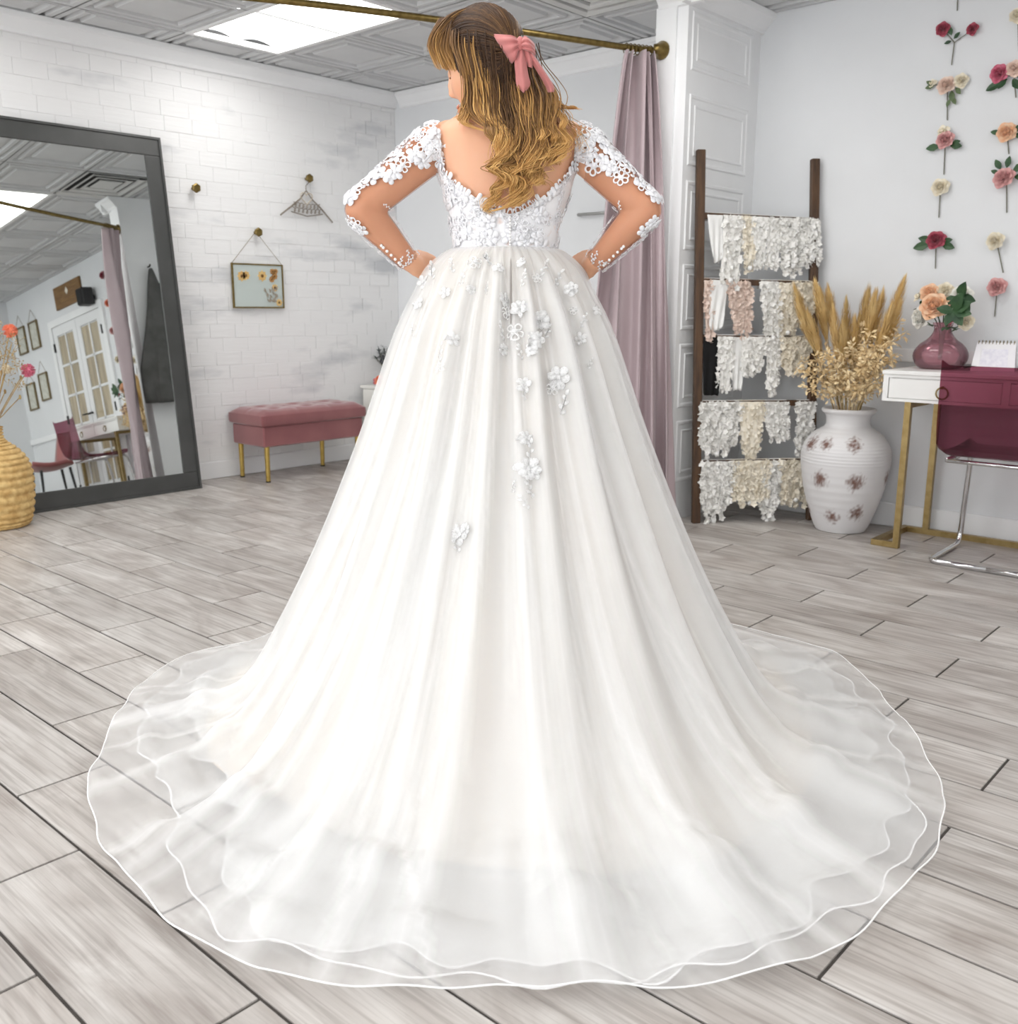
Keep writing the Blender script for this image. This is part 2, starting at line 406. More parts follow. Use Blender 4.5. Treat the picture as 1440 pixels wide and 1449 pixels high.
# light panels
LENS = emat('light lens', (1, .985, .96, 1), PANEL_STRENGTH)
for n, (x0, y0) in enumerate(LIGHTS):
    x1, y1 = x0+2*G, y0+G
    names = ['bright ceiling light panel above the brick wall and bench', 'bright ceiling light panel beside the air vent', 'ceiling light panel above the standing mirror', 'ceiling light panel above the bride',
             'ceiling light panel before the french doors', 'ceiling light panel beside the side wall', 'ceiling light panel near the window and the brick wall', 'ceiling light panel in the middle of the window row', 'ceiling light panel near the window and the side wall']
    e = tag(empty('ceiling_light', (x0, y0, ZC)), names[n], 'ceiling light', 'fluorescent ceiling panels')
    w = .03; f = MB()
    f.bb((0, 0, -.006), (2*G, w, .02)).bb((0, G-w, -.006), (2*G, G, .02)).bb((0, w, -.006), (w, G-w, .02)).bb((2*G-w, w, -.006), (2*G, G-w, .02))
    f.build('frame', mt('light frame white', srgb(240, 240, 240), rough=.4), e)
    P = []
    for k in range(13):                     # basket shaped diffuser: two shallow coves
        t = k/12; yy = w+(G-2*w)*t; zz_ = .012+.03*abs(math.sin(2*PI*t))
        P.append([(w, yy, zz_ if 0 < k < 12 else .004), (2*G-w, yy, zz_ if 0 < k < 12 else .004)])
    MB().grid(P).build('diffuser', LENS, e, True)
e = tag(empty('ceiling_vent', (VENT[0]+G/2, VENT[1]+G/2, ZC)), 'square white ceiling air vent with stepped louvres', 'vent')
VM = mt('vent enamel', srgb(214, 214, 212), rough=.5)
MB().bb((-G/2+.01, -G/2+.01, .026), (G/2-.01, G/2-.01, .029)).build('duct_plate', mt('vent dark', srgb(60, 60, 60), rough=.8), e)
for k, hh in enumerate((.28, .215, .15)):
    P = [[(-a, -a, z), (a, -a, z), (a, a, z), (-a, a, z)] for a, z in ((hh, -.004+.006*k), (hh-.03, .004+.004*k), (hh-.034, .02), (hh-.03, .022))]
    MB().grid(P, cv=True).build('louvre', VM, e)
MB().bb((-.09, -.09, .008), (.09, .09, .014)).build('louvre', VM, e)

# french doors in the back wall (seen in the mirror)
DX0, DX1, DH = -.81, .29, 1.935
door = struct(empty('door_1', ((DX0+DX1)/2, YB, 0)), 'white glazed double french doors')
MB().bb((-.62, -.024, 0), (-.55, .0, DH+.07)).bb((.55, -.024, 0), (.62, .0, DH+.07)).bb((-.55, -.024, DH), (.55, 0, DH+.07)).build('casing', TRIM, door)
PANE = mt('curtained door pane', srgb(196, 182, 152), srgb(150, 136, 110), scale=3, stretch=(6, 1, .6), rough=.12, coat=.6)
DMAT = mt('door white', srgb(236, 237, 238), rough=.4)
for sgn in (-1, 1):
    c = sgn*.2735; lw = .54
    lf = MB(); yb_, yf_ = -.016, -.001
    st = .085
    for (a, b, z0, z1) in ((-lw/2, -lw/2+st, .01, DH-.004), (lw/2-st, lw/2, .01, DH-.004), (-lw/2+st, lw/2-st, .01, .23), (-lw/2+st, lw/2-st, DH-.1, DH-.004)): lf.bb((c+a, yb_, z0), (c+b, yf_, z1))
    ph = (DH-.1-.23)/5
    for k in range(1, 5): lf.bb((c-lw/2+st, yb_+.002, .23+ph*k-.012), (c+lw/2-st, yf_, .23+ph*k+.012))
    lf.bb((c-.012, yb_+.002, .23), (c+.012, yf_, DH-.1))
    leaf = lf.build('door_leaf', DMAT, door)
    for k in range(5):
        for s2 in (-1, 1):
            xa = c+s2*((lw/2-st)/2+.006); wv = (lw/2-st)-.012
            MB().bb((xa-wv/2, -.006, .23+ph*k+.012), (xa+wv/2, -.003, .23+ph*(k+1)-.012)).build('pane', PANE, leaf)
    HM = mt('black iron', srgb(28, 28, 28), rough=.45, metal=.6)
    for z in (.2, .95, 1.72): MB().bb((sgn*.545-.012, -.03, z-.045), (sgn*.545+.012, -.018, z+.045)).build('hinge', HM, leaf)
    MB().tube([(sgn*.035, -.016, .95), (sgn*.035, -.06, .95), (sgn*.11, -.06, .95)], .008, 8).build('handle', HM, leaf)
# grey bar in place of a grey smear on the back wall
o = MB().tube([(-3.62, YB-.002, 1.56), (-3.62, YB-.03, 1.56), (-3.25, YB-.03, 1.56), (-3.25, YB-.002, 1.56)], .009, 8).build('wall_bar', mt('brushed grey metal', srgb(170, 170, 168), rough=.4, metal=.5), None, True)
tag(o, 'thin grey bar on the pale wall of the fitting corner', 'rail')
# ------------------------------------------------------------------ flower and leaf shapes used in several places
def petal_grid(L, w, cup, curl, nu=4, nv=5):
    """one petal from its base at the origin along +X, cupped in +Z"""
    P = []
    for i in range(nu+1):
        u = i/nu; row = []
        ww = w*(math.sin(PI*(.12+.8*u))**.7)
        for j in range(nv):
            v = (j/(nv-1)-.5)*2
            x = L*u*(1-.08*v*v*u); y = ww*v
            z = cup*(u**1.5)+cup*.6*v*v*u-curl*max(0, u-.75)**2*6
            row.append((x, y, z))
        P.append(row)
    return P
def rose_mesh(name, n=22, seed=0, core=.18):
    rr = random.Random(seed); mb = MB()
    mb.sph((0, 0, .28), core, 8, 5, (1, 1, 1.3))
    for k in range(n):
        t = k/(n-1); a = k*2.39996+rr.uniform(-.15, .15)
        tilt = R(82-88*t**.8)               # inner petals upright, outer petals lie open
        L = .42+.55*t; w = .30+.26*t
        g = petal_grid(L, w, .10+.08*(1-t), .18*t)
        m = Matrix.Rotation(a, 4, 'Z') @ Matrix.Translation((.05+.05*t, 0, .12-.12*t)) @ Matrix.Rotation(-tilt, 4, 'Y')
        mb.grid([[tuple(m @ Vector(q)) for q in row] for row in g])
    return mb.mesh(name, True)
ROSE = rose_mesh('rose', 24, 1); ROSE2 = rose_mesh('rose_b', 30, 5, .14); BUD = rose_mesh('bud', 9, 3, .22)
def leaf_pts(mb, base, direc, L, w, nrm=(0, 0, 1), droop=.15):
    d = Vector(direc).normalized(); n = Vector(nrm); s = d.cross(n)
    s = s.normalized() if s.length > 1e-4 else Vector((1, 0, 0)); n = s.cross(d)
    b = Vector(base); rows = []
    for u, ww in ((0, .05), (.2, .6), (.45, 1), (.7, .8), (.9, .35), (1, .02)):
        c = b+d*L*u-n*L*droop*u*u
        rows.append([c-s*w*ww+n*w*ww*.25, c, c+s*w*ww+n*w*ww*.25])
    return mb.grid(rows)
def rosemat(name, c1, c2): return mt('petal '+name, c1, c2, scale=2.2, rough=.6, sheen=.2, contrast=(.3, .7))
PET = dict(
    rosewine=rosemat('wine', srgb(150, 42, 68), srgb(196, 96, 112)), pink=rosemat('pink', srgb(214, 150, 150), srgb(236, 190, 186)),
    blush=rosemat('blush', srgb(238, 206, 188), srgb(246, 226, 212)), cream=rosemat('cream', srgb(240, 228, 200), srgb(248, 242, 226)),
    peach=rosemat('peach', srgb(244, 186, 140), srgb(250, 220, 190)), coral=rosemat('coral', srgb(240, 128, 92), srgb(250, 172, 140)),
    white=rosemat('white', srgb(240, 238, 228), srgb(250, 249, 244)), magenta=rosemat('magenta', srgb(196, 70, 104), srgb(228, 134, 156)))
LEAFM = mt('dark leaf', srgb(34, 66, 40), srgb(62, 96, 58), scale=14, rough=.45)
LEAFB = mt('olive leaf', srgb(84, 104, 70), srgb(120, 134, 96), scale=14, rough=.5)
STEMM = mt('grey green stem', srgb(112, 110, 100), srgb(128, 126, 112), scale=30, rough=.6)
BRASS = mt('aged brass', srgb(142, 122, 74), srgb(116, 98, 56), scale=40, rough=.32, metal=.9)
GOLD = mt('satin gold', srgb(206, 178, 104), srgb(190, 160, 86), scale=30, rough=.28, metal=.9)

# ------------------------------------------------------------------ standing mirror
TILT = R(6.0)
mr = tag(empty('standing_mirror', (-5.0, 2.885, 0)), 'large floor mirror in a charcoal frame leaning on the brick wall', 'mirror')
mr.rotation_euler = (0, -TILT, R(.65))
MW, MH, FW_ = 1.2, 1.948, .1
FRM = mt('charcoal frame', srgb(74, 75, 74), srgb(66, 67, 66), scale=6, rough=.38, bump=.03)
def rail(a, b):
    o = MB().bb(a, b).build('frame_rail', FRM, mr); bv = o.modifiers.new('b', 'BEVEL'); bv.width = .004; bv.segments = 2
    return o
rail((-.02, -MW, 0), (0, 0, FW_)); rail((-.02, -MW, MH-FW_), (0, 0, MH)); rail((-.02, -FW_, FW_), (0, 0, MH-FW_)); rail((-.02, -MW, FW_), (0, -MW+FW_, MH-FW_))
LIP = MB()
for a, b in (((0, -MW, 0), (.008, 0, .012)), ((0, -MW, MH-.012), (.008, 0, MH)), ((0, -.012, .012), (.008, 0, MH-.012)), ((0, -MW, .012), (.008, -MW+.012, MH-.012))): LIP.bb(a, b)
LIP.build('outer_lip', FRM, mr)
GL, nt, N, L, b = mat_nodes('mirror glass'); b.inputs['Metallic'].default_value = 1; b.inputs['Roughness'].default_value = .01; b.inputs['Base Color'].default_value = (.80, .83, .82, 1)
MB().bb((-.018, -MW+FW_-.004, FW_-.004), (-.006, -FW_+.004, MH-FW_+.004)).build('mirror_glass', GL, mr)

# ------------------------------------------------------------------ woven vase with dried flowers
VC = Vector((-4.82, 1.705, 0))
v = tag(empty('woven_vase', VC), 'tall woven straw bottle vase on the floor before the mirror', 'vase')
prof = [(.115, 0), (.132, .012), (.146, .05), (.158, .12), (.164, .2), (.16, .27), (.142, .325), (.108, .37), (.072, .4), (.054, .42), (.05, .45), (.052, .475)]
pr = catmull(prof, 110); nth = 150; P = []
for i, (r_, z) in enumerate(pr):
    row = []
    for k in range(nth):
        a = 2*PI*k/nth; rw = i/110*22; ph = (int(rw) % 2)*.5
        br = abs(math.sin(PI*rw))**.7*(.55+.45*abs(math.sin(PI*((a/(2*PI))*30+ph+.35*(rw % 1)))))
        rr_ = r_-.002+.0125*br
        row.append((rr_*math.cos(a), rr_*math.sin(a), z))
    P.append(row)
mb = MB().grid(P, cv=True); mb.lathe([(.05, .475), (.044, .472), (.042, .3), (.03, .25)], 40, capb=False); mb.lathe([(.115, .001), (.01, .001)], 40, capb=False)
mb.build('woven_body', mt('straw weave', srgb(226, 194, 132), srgb(196, 156, 94), scale=30, rough=.7), v, True)
STRAW = mt('straw stem', srgb(190, 164, 110), srgb(150, 120, 74), scale=30, rough=.8)
def vase_stem(name, top, label, cat, head, group=None, n=1):
    e = tag(empty(name, VC+Vector((0, 0, .30))), label, cat, group)
    t = Vector(top)-VC-Vector((0, 0, .30)); h = Vector((t.x*.16, t.y*.16, .17))
    pts = catmull([(0, 0, .0), h, (t.x*.55+.01, t.y*.5, .17+(t.z-.17)*.5), t], 14)
    MB().tube(pts, .0022, 6).build('stem', STRAW, e); head(e, t); return e
def pom(col, r_):
    def f(e, t):
        mb = MB(); rr = random.Random(int(r_*1e5))
        for k in range(220):
            d = Vector((rr.gauss(0, 1), rr.gauss(0, 1), rr.gauss(0, 1))).normalized(); s = d.orthogonal().normalized()
            p = t+d*r_*.35; mb.add([p-s*r_*.08, p+s*r_*.08, t+d*r_*rr.uniform(.85, 1.05)+s*r_*.05, t+d*r_*rr.uniform(.85, 1.05)-s*r_*.05], [(0, 1, 2, 3)])
        mb.sph(t, r_*.6, 10, 6); mb.build('flower_head', col, e)
    return f
vase_stem('dried_flower', (-4.75, 1.818, .918), 'coral globe flower on a dried stem in the woven vase', 'flower', pom(PET['coral'], .034))
vase_stem('dried_flower', (-4.73, 1.872, .735), 'dusty magenta strawflower leaning out of the woven vase', 'flower', pom(PET['magenta'], .034))
vase_stem('dried_flower', (-4.76, 1.79, .742), 'small cream thistle head in the woven vase', 'flower', pom(PET['cream'], .024))
def fuzz(seed, sp, cnt=70):
    def f(e, t):
        mb = MB(); rr = random.Random(seed)
        for k in range(cnt):
            p = t+Vector((rr.gauss(0, sp), rr.gauss(0, sp), rr.uniform(-.22, .02))); d = Vector((rr.gauss(0, 1), rr.gauss(0, 1), rr.uniform(.2, 1.5))).normalized()*.03
            s = d.orthogonal().normalized()*.0011
            mb.add([p-s, p+s, p+d+s, p+d-s], [(0, 1, 2, 3)]); mb.sph(p+d, .0035, 5, 3)
        o = mb.build('seed_spray', mt('tan seed spray', srgb(196, 170, 120), srgb(150, 126, 84), scale=20, rough=.8), e); o['kind'] = 'stuff'
    return f
for k, (tp, lb) in enumerate((((-4.76, 1.76, .94), 'tan airy seed spray standing tallest in the woven vase'), ((-4.83, 1.66, .90), 'tan airy seed spray toward the window side of the woven vase'), ((-4.70, 1.80, .86), 'tan seed spray leaning out below the coral globe flower'))):
    vase_stem('dried_spray', tp, lb, 'dried flower', fuzz(k, .022))
for k in range(14):
    rr = random.Random(40+k); vase_stem('dried_stalk', (-4.80+rr.uniform(-.07, .1), 1.735+rr.uniform(-.07, .14), rr.uniform(.6, .82)), 'plain straw stalk standing among the flowers of the woven vase', 'dried stalk', lambda e, t: MB().sph(t, .006, 6, 4, (1, 1, 2)).build('seed_tip', STRAW, e), 'straw stalks in the woven vase')

# ------------------------------------------------------------------ brass hooks, hanger, glass frame on the brick wall
HKX = XL+.0
def hook(y, z, label):
    e = tag(empty('wall_hook', (XL+.004, y, z)), label, 'hook', 'brass wall hooks')
    MB().tube([(0, 0, 0), (.03, 0, 0)], .009, 8).build('hook_post', BRASS, e)
    o = MB().tube([(.03, 0, 0), (.034, 0, 0), (.046, 0, 0), (.05, 0, 0)], [.02, .027, .027, .02], 6).build('hook_knob', BRASS, e)
    return e
hook(3.08, 1.691, 'bare brass hexagon hook on the brick wall beside the mirror')
hook(3.874, 1.819, 'brass hexagon hook above the wire clothes hanger')
hook(3.481, 1.471, 'brass hexagon hook holding up the glass flower frame')
h = tag(empty('clothes_hanger', (XL+.022, 3.86, 1.775)), 'thin grey wire hanger with a lettered heart, on the brick wall', 'hanger')
WIRE = mt('grey wire', srgb(150, 140, 128), srgb(130, 120, 110), scale=30, rough=.4, metal=.4)
MB().tube([(0, .0, .045), (0, .02, .04), (0, .022, .02), (0, .0, .0), (0, 0, -.03)], .003, 6).build('hook_wire', WIRE, h)
for s in (-1, 1): MB().tube([(0, 0, -.03), (0, s*.05, -.085), (0, s*.105, -.125), (0, s*.2, -.19-(.02 if s > 0 else 0))], [.004, .005, .006, .005], 6).build('shoulder_arm', WIRE, h)
WOODL = mt('pale cut wood', srgb(206, 196, 180), srgb(190, 178, 160), scale=20, rough=.6)
MB().tube([(.002, .05*math.sin(a)**3*.9, -.075+.042*(.8125*math.cos(a)-.3125*math.cos(2*a)-.125*math.cos(3*a)-.0625*math.cos(4*a))) for a in np.linspace(0, 2*PI, 40)[:-1]], .0035, 6, closed=True).build('heart_outline', WOODL, h)
let = MB()
for (ya, yb2, zc) in ((-.1, .1, -.125), (-.11, .11, -.155)):                     # looped script strokes of cut lettering, unreadable in the photo
    let.tube([(.003, ya+(yb2-ya)*t+.012*math.sin(t*44), zc+.014*math.sin(t*44+1.3)+.012*abs(t-.5)) for t in np.linspace(0, 1, 60)], .0028, 5)
let.tube([(.003, -.12, -.165), (.003, 0, -.185), (.003, .12, -.165)], .0035, 6)
let.build('script_lettering', WIRE, h)
f = tag(empty('picture_frame', (XL+.012, 3.478, 1.02)), 'brass edged glass frame of pressed flowers hanging on the brick wall', 'picture frame')
w2, hh = .182, .266
for a, b in (((0, -w2, 0), (.012, w2, .009)), ((0, -w2, hh-.009), (.012, w2, hh)), ((0, -w2, .009), (.012, -w2+.009, hh-.009)), ((0, w2-.009, .009), (.012, w2, hh-.009))): MB().bb(a, b).build('frame_bar', BRASS, f)
GLS = tulle('pale pressed glass', srgb(222, 232, 228), .55, 0, 1, .0)
MB().bb((.004, -w2+.009, .009), (.007, w2-.009, hh-.009)).build('glass_pane', GLS, f)
for s in (-1, 1): MB().tube([(.006, s*(w2-.005), hh), (.006, s*.004, hh+.185)], .0014, 5).build('chain', BRASS, f)
def pressed(y, z, r_, col, n=8):
    mb = MB()
    for k in range(n):
        a = 2*PI*k/n; d = Vector((0, math.cos(a), math.sin(a))); s = Vector((0, -math.sin(a), math.cos(a)))
        c = Vector((.0085, y, z)); mb.add([c, c+d*r_*.6-s*r_*.3, c+d*r_, c+d*r_*.6+s*r_*.3], [(0, 1, 2, 3)])
    o = mb.build('pressed_flower', col, f); MB().sph((.009, y, z), r_*.28, 8, 5, (.3, 1, 1)).build('flower_eye', mt('pressed eye', srgb(120, 84, 44), rough=.8), o)
PY = mt('pressed petal yellow', srgb(236, 206, 140), srgb(226, 180, 110), scale=20, rough=.8); PO = mt('pressed petal ochre', srgb(200, 150, 90), srgb(170, 120, 70), scale=20, rough=.8)
for (y, z, r_, c) in ((-.115, .19, .034, PY), (-.085, .195, .03, PY), (.03, .195, .036, PY), (.105, .222, .022, PO), (.12, .195, .024, PO), (.098, .175, .022, PO), (.13, .225, .018, PO), (.118, .125, .026, PY), (.145, .035, .026, PY)): pressed(y, z, r_, c)
mb = MB(); rr = random.Random(3)
for k in range(26):
    y, z = rr.uniform(.05, .14), rr.uniform(.03, .11); leaf_pts(mb, (.0088, y, z), (0, rr.uniform(-1, .3), rr.uniform(.2, 1)), .03, .005, (1, 0, 0), 0)
mb.build('pressed_fern', mt('pressed fern', srgb(160, 150, 136), rough=.8), f)

# ------------------------------------------------------------------ bench
B0 = Vector((-5.02, 3.60, 0))
bn = tag(empty('storage_bench', B0), 'dusty rose velvet storage bench with brass legs by the brick wall', 'bench')
VEL = mt('dusty rose velvet', srgb(132, 72, 75), srgb(147, 87, 88), scale=5, rough=.6, sheen=.6, bump=.08, bscale=200)
bx, by = .165, .375
o = MB().cbox((0, 0, .275), (2*bx, 2*by, .125), .008).build('box_body', VEL, bn)
n1, n2 = 28, 60; P = []
for i in range(n1+1):
    row = []
    for j in range(n2+1):
        u, w = i/n1*2-1, j/n2*2-1
        x, y = u*(bx+.014), w*(by+.014)
        ed = min(1, (1-abs(u))*bx/.05)*min(1, (1-abs(w))*by/.05)
        z = .40+.035*math.sqrt(max(0, ed))*1.0
        for ty in (-.24, 0, .24):
            for tx in (-.07, .07):
                d2 = ((x-tx)**2+(y-ty)**2); z -= .022*math.exp(-d2/.0012)
        z -= .007*math.exp(-((x/.012)**2))*ed+.005*math.exp(-(((abs(y)-.12)/.012)**2))*ed
        if ed < .001: z = .40
        row.append((x, y, z))
    P.append(row)
mb = MB().grid(P)
skirt = []
edge = [(i, 0) for i in range(n1+1)]+[(n1, j) for j in range(1, n2+1)]+[(i, n2) for i in range(n1-1, -1, -1)]+[(0, j) for j in range(n2-1, 0, -1)]
rows = []
for (dz, k) in ((0, 1), (-.02, 1.012), (-.045, 1.012), (-.058, .99)): rows.append([(P[i][j][0]*k, P[i][j][1]*(1+(k-1)*.5), .40+dz) for i, j in edge])
mb.grid(rows, cv=True); mb.bb((-bx, -by, .335), (bx, by, .36))
mb.build('tufted_cushion', VEL, bn, True)
BTN = mt('velvet button', srgb(140, 76, 80), rough=.6)
for ty in (-.24, 0, .24):
    for tx in (-.07, .07): MB().sph((tx, ty, .415), .009, 8, 5, (1, 1, .5)).build('tuft_button', BTN, bn)
for (x, y) in ((.145, -.345), (-.13, -.345), (.145, .34), (-.11, .25)):
    l_ = MB().tube([(x, y, .22), (x, y, .008)], [.0155, .0135], 14).build('leg', GOLD, bn, False); smooth_by(l_)
    MB().tube([(x, y, .008), (x, y, 0)], .014, 12).build('foot_pad', BLK, l_)

# ------------------------------------------------------------------ white cabinet, plant, coral flower
cb = tag(empty('low_cabinet', (-4.88, 4.43, 0)), 'low white cabinet in the corner behind the velvet bench', 'cabinet')
CBM = mt('white cabinet', srgb(232, 232, 226), srgb(236, 236, 230), scale=3, rough=.4)
MB().cbox((0, 0, .26), (.62, .34, .46), .004).build('body', CBM, cb)
MB().cbox((0, 0, .495), (.66, .37, .02), .004).build('top', CBM, cb)
for s in (-1, 1):
    d = MB().cbox((s*.152, -.177, .26), (.296, .014, .44), .003).build('door', CBM, cb)
    MB().sph((s*.03, -.192, .3), .011, 10, 6).build('knob', BRASS, d)
for x in (-.27, .27):
    for y in (-.13, .13): MB().tube([(x, y, .035), (x, y, 0)], .016, 10).build('leg', CBM, cb)
pp = tag(empty('potted_plant', (-5.125, 4.43, .505)), 'dark grey-green leafy stems in a small pot on the corner cabinet', 'plant')
MB().lathe([(.03, 0), (.04, .03), (.042, .07), (.036, .075), (.03, .05)], 20).build('pot', mt('brown pot', srgb(120, 104, 92), rough=.6), pp, True)
rr = random.Random(12); mb = MB(); st = MB()
PLM = mt('dusky leaf', srgb(82, 94, 88), srgb(96, 96, 108), scale=12, rough=.6)
for k in range(16):
    a = rr.uniform(0, 2*PI); tp = Vector((math.cos(a)*rr.uniform(.03, .15), math.sin(a)*rr.uniform(.03, .11), rr.uniform(.17, .3)))
    pts = catmull([(0, 0, .05), (tp.x*.3, tp.y*.3, tp.z*.6), tp], 9); st.tube(pts, .0022, 5)
    for i in range(3, 9):
        for q in range(3):
            d = Vector((rr.gauss(0, .7), rr.gauss(0, .7), rr.uniform(.2, 1))); leaf_pts(mb, pts[i], d, rr.uniform(.03, .05), .006, (0, 0, 1))
mb.build('foliage', PLM, pp); st.build('stems', STEMM, pp)
cf = tag(empty('paper_flower', (-5.075, 4.315, .505)), 'small coral rose head lying on the corner cabinet', 'flower')
o = mobj('blossom', ROSE, None, cf); o.data = ROSE.copy(); o.data.materials.append(PET['coral']); o.scale = (.042,)*3; o.rotation_euler = (R(60), 0, R(20)); o.location = (0, 0, .036)
o2 = mobj('blossom', BUD.copy(), PET['magenta'], cf, (-.05, 0, .024)); o2.scale = (.028,)*3; o2.rotation_euler = (R(50), 0, R(60))

# ------------------------------------------------------------------ curtain rod and curtain
RODZ = 2.175
pts = catmull([(-2.645, YP-.016, RODZ), (-2.73, 3.82, RODZ), (-2.92, 3.31, RODZ), (-3.13, 2.80, RODZ), (-3.34, 2.37, RODZ), (-3.68, 1.80, RODZ), (-4.2, 1.2, RODZ), (-4.75, .78, RODZ), (XL+.02, .6, RODZ)], 70)
rd = tag(empty('curtain_rod', (-2.645, YP-.013, RODZ)), 'aged brass curtain rod running from the white pillar under the ceiling', 'curtain rod')
MB().tube([tuple(p-np.array([-2.645, YP-.013, RODZ])) for p in pts], .0135, 12).build('rod', BRASS, rd, True)
MB().tube([(0, .0, 0), (0, -.008, 0), (0, -.02, 0), (0, -.04, 0), (-.012, -.05, 0)], [.04, .04, .03, .022, .02], 20).build('flange', BRASS, rd, True)
e_ = pts[-1]-np.array([-2.645, YP-.013, RODZ])
MB().tube([(e_[0]-.02, e_[1], 0), (e_[0]-.01, e_[1], 0), (e_[0]+.02, e_[1], 0)], [.04, .04, .02], 20).build('flange', BRASS, rd, True)
ct = tag(empty('curtain', (-2.70, 3.80, 0)), 'mauve satin curtain gathered beside the white pillar', 'curtain')
SATIN, nt, N, L, b = mat_nodes('mauve satin')
b.inputs['Base Color'].default_value = srgb(178, 160, 164); b.inputs['Roughness'].default_value = .36; b.inputs['Sheen Weight'].default_value = .3; b.inputs['Specular IOR Level'].default_value = .6
tc = N.new('ShaderNodeTexCoord'); nz = N.new('ShaderNodeTexNoise'); nz.inputs['Scale'].default_value = 6; nz.inputs['Detail'].default_value = 3; L.new(tc.outputs['Object'], nz.inputs['Vector'])
bp = N.new('ShaderNodeBump'); bp.inputs['Strength'].default_value = .35; bp.inputs['Distance'].default_value = .03; L.new(nz.outputs['Fac'], bp.inputs['Height']); L.new(bp.outputs[0], b.inputs['Normal'])
def lerp(a, b, t): return a+(b-a)*t
NU, NZ = 170, 90; P = []
for i in range(NZ+1):
    t = i/NZ; z = lerp(2.155, .015, t)
    s_ = t**.75
    A = Vector((lerp(-2.738, -2.84, s_), lerp(3.80, 3.68, s_), 0)); Bv = Vector((lerp(-2.668, -2.42, s_), lerp(3.915, 3.92, s_), 0))
    d = (Bv-A); nn = Vector((d.y, -d.x, 0)).normalized()
    row = []
    for j in range(NU+1):
        u = j/NU; am = lerp(.024, .042, min(1, t*1.4))
        ph = (u+.07*math.sin(7*u+1.5*t)+.03*math.sin(17*u))*4.3*2*PI+t*.8
        off = am*1.25*(math.sin(ph)*(.75+.35*math.sin(3*u+5*t))+.22*math.sin(2.3*ph+1+4*t)+.3*math.sin(.5*ph+5*t))+.006*math.sin(9*t+13*u)
        q = A+d*u+nn*off+d.normalized()*am*.5*math.cos(ph)
        row.append((q.x+2.70, q.y-3.80, z+.006*math.sin(ph)*(1-t)))
    P.append(row)
o = MB().grid(P).build('drape', SATIN, ct, True); solid(o, .004)
for k in range(7):
    u = (k+.5)/7; p = Vector((lerp(-2.742, -2.678, u)+2.70, lerp(3.80, 3.925, u)-3.80, RODZ))
    d = Vector((.35, .93, 0)); s = Vector((.93, -.35, 0))
    MB().tube([p+s*.0215*math.cos(a)+Vector((0, 0, .0215*math.sin(a)-.004)) for a in np.linspace(0, 2*PI, 17)[:-1]], .0025, 6, closed=True).build('curtain_ring', BRASS, ct)
# ------------------------------------------------------------------ ladder with lace pieces
_cc = {}
def colmesh(base, key):
    k = (base.name, key)
    if k not in _cc:
        m = base.copy(); m.materials.clear(); m.materials.append(PET[key]); _cc[k] = m
    return _cc[k]
LA, LB_ = Vector((-2.411, 4.045, 0)), Vector((-2.495, 4.081, 1.748)); RA, RB_ = Vector((-2.03, 4.50, 0)), Vector((-2.178, 4.598, 1.734))
WALN = mt('dark walnut', srgb(92, 66, 44), srgb(66, 46, 31), scale=10, stretch=(6, 6, .6), rough=.5)
ld = tag(empty('blanket_ladder', LA), 'dark walnut display ladder leaning into the corner of the partition', 'ladder')
def beam(a, b, w, d, name):
    a, b = Vector(a), Vector(b); t = (b-a).normalized(); e = (RA-LA).normalized(); e = (e-t*e.dot(t)).normalized(); n = t.cross(e)
    vs = [p+e*sx*w/2+n*sy*d/2-LA for p in (a, b) for sx, sy in ((-1, -1), (1, -1), (1, 1), (-1, 1))]
    o = MB().add(vs, [(0, 3, 2, 1), (4, 5, 6, 7), (0, 1, 5, 4), (1, 2, 6, 5), (2, 3, 7, 6), (3, 0, 4, 7)]).build(name, WALN, ld)
    bv = o.modifiers.new('b', 'BEVEL'); bv.width = .003; bv.segments = 1
beam(LA, LB_, .04, .03, 'rail'); beam(RA, RB_, .04, .03, 'rail')
RUNGT = (.8325, .6615, .5115, .3335, .1695)
rungs = []
for t in RUNGT:
    a, b = LA.lerp(LB_, t), RA.lerp(RB_, t); rungs.append((a, b)); e = (b-a).normalized(); n = Vector((0, 0, 1)).cross(e)
    vs = [p+n*sx*.014+Vector((0, 0, sz*.014))-LA for p in (a, b) for sx, sz in ((-1, -1), (1, -1), (1, 1), (-1, 1))]
    MB().add(vs, [(0, 3, 2, 1), (4, 5, 6, 7), (0, 1, 5, 4), (1, 2, 6, 5), (2, 3, 7, 6), (3, 0, 4, 7)]).build('rung', WALN, ld)
LACE = dict(w=mt('white lace', srgb(252, 251, 248), srgb(244, 243, 238), scale=60, rough=.8, bump=.15, bscale=160), c=mt('cream lace', srgb(250, 244, 230), srgb(242, 233, 214), scale=60, rough=.8, bump=.15, bscale=160),
            b=mt('blush lace', srgb(240, 220, 208), srgb(228, 206, 192), scale=60, rough=.8, bump=.4, bscale=160), s=mt('white satin', srgb(248, 248, 246), srgb(240, 240, 238), scale=8, rough=.35), k=mt('black velvet', srgb(14, 13, 14), srgb(8, 8, 8), scale=20, rough=.9))
def flowerlet(mb, c, n, r_, rr, np_=5):
    n = Vector(n).normalized(); s = n.orthogonal().normalized(); t = n.cross(s); a0 = rr.uniform(0, 6)
    for k in range(np_):
        a = a0+2*PI*k/np_; d = s*math.cos(a)+t*math.sin(a); q = n.cross(d); c = Vector(c)
        mb.add([c, c+d*r_*.55-q*r_*.38+n*r_*.2, c+d*r_+n*r_*.3, c+d*r_*.55+q*r_*.38+n*r_*.2], [(0, 1, 2, 3)])
RN = ('top', 'second', 'middle', 'fourth', 'lowest')
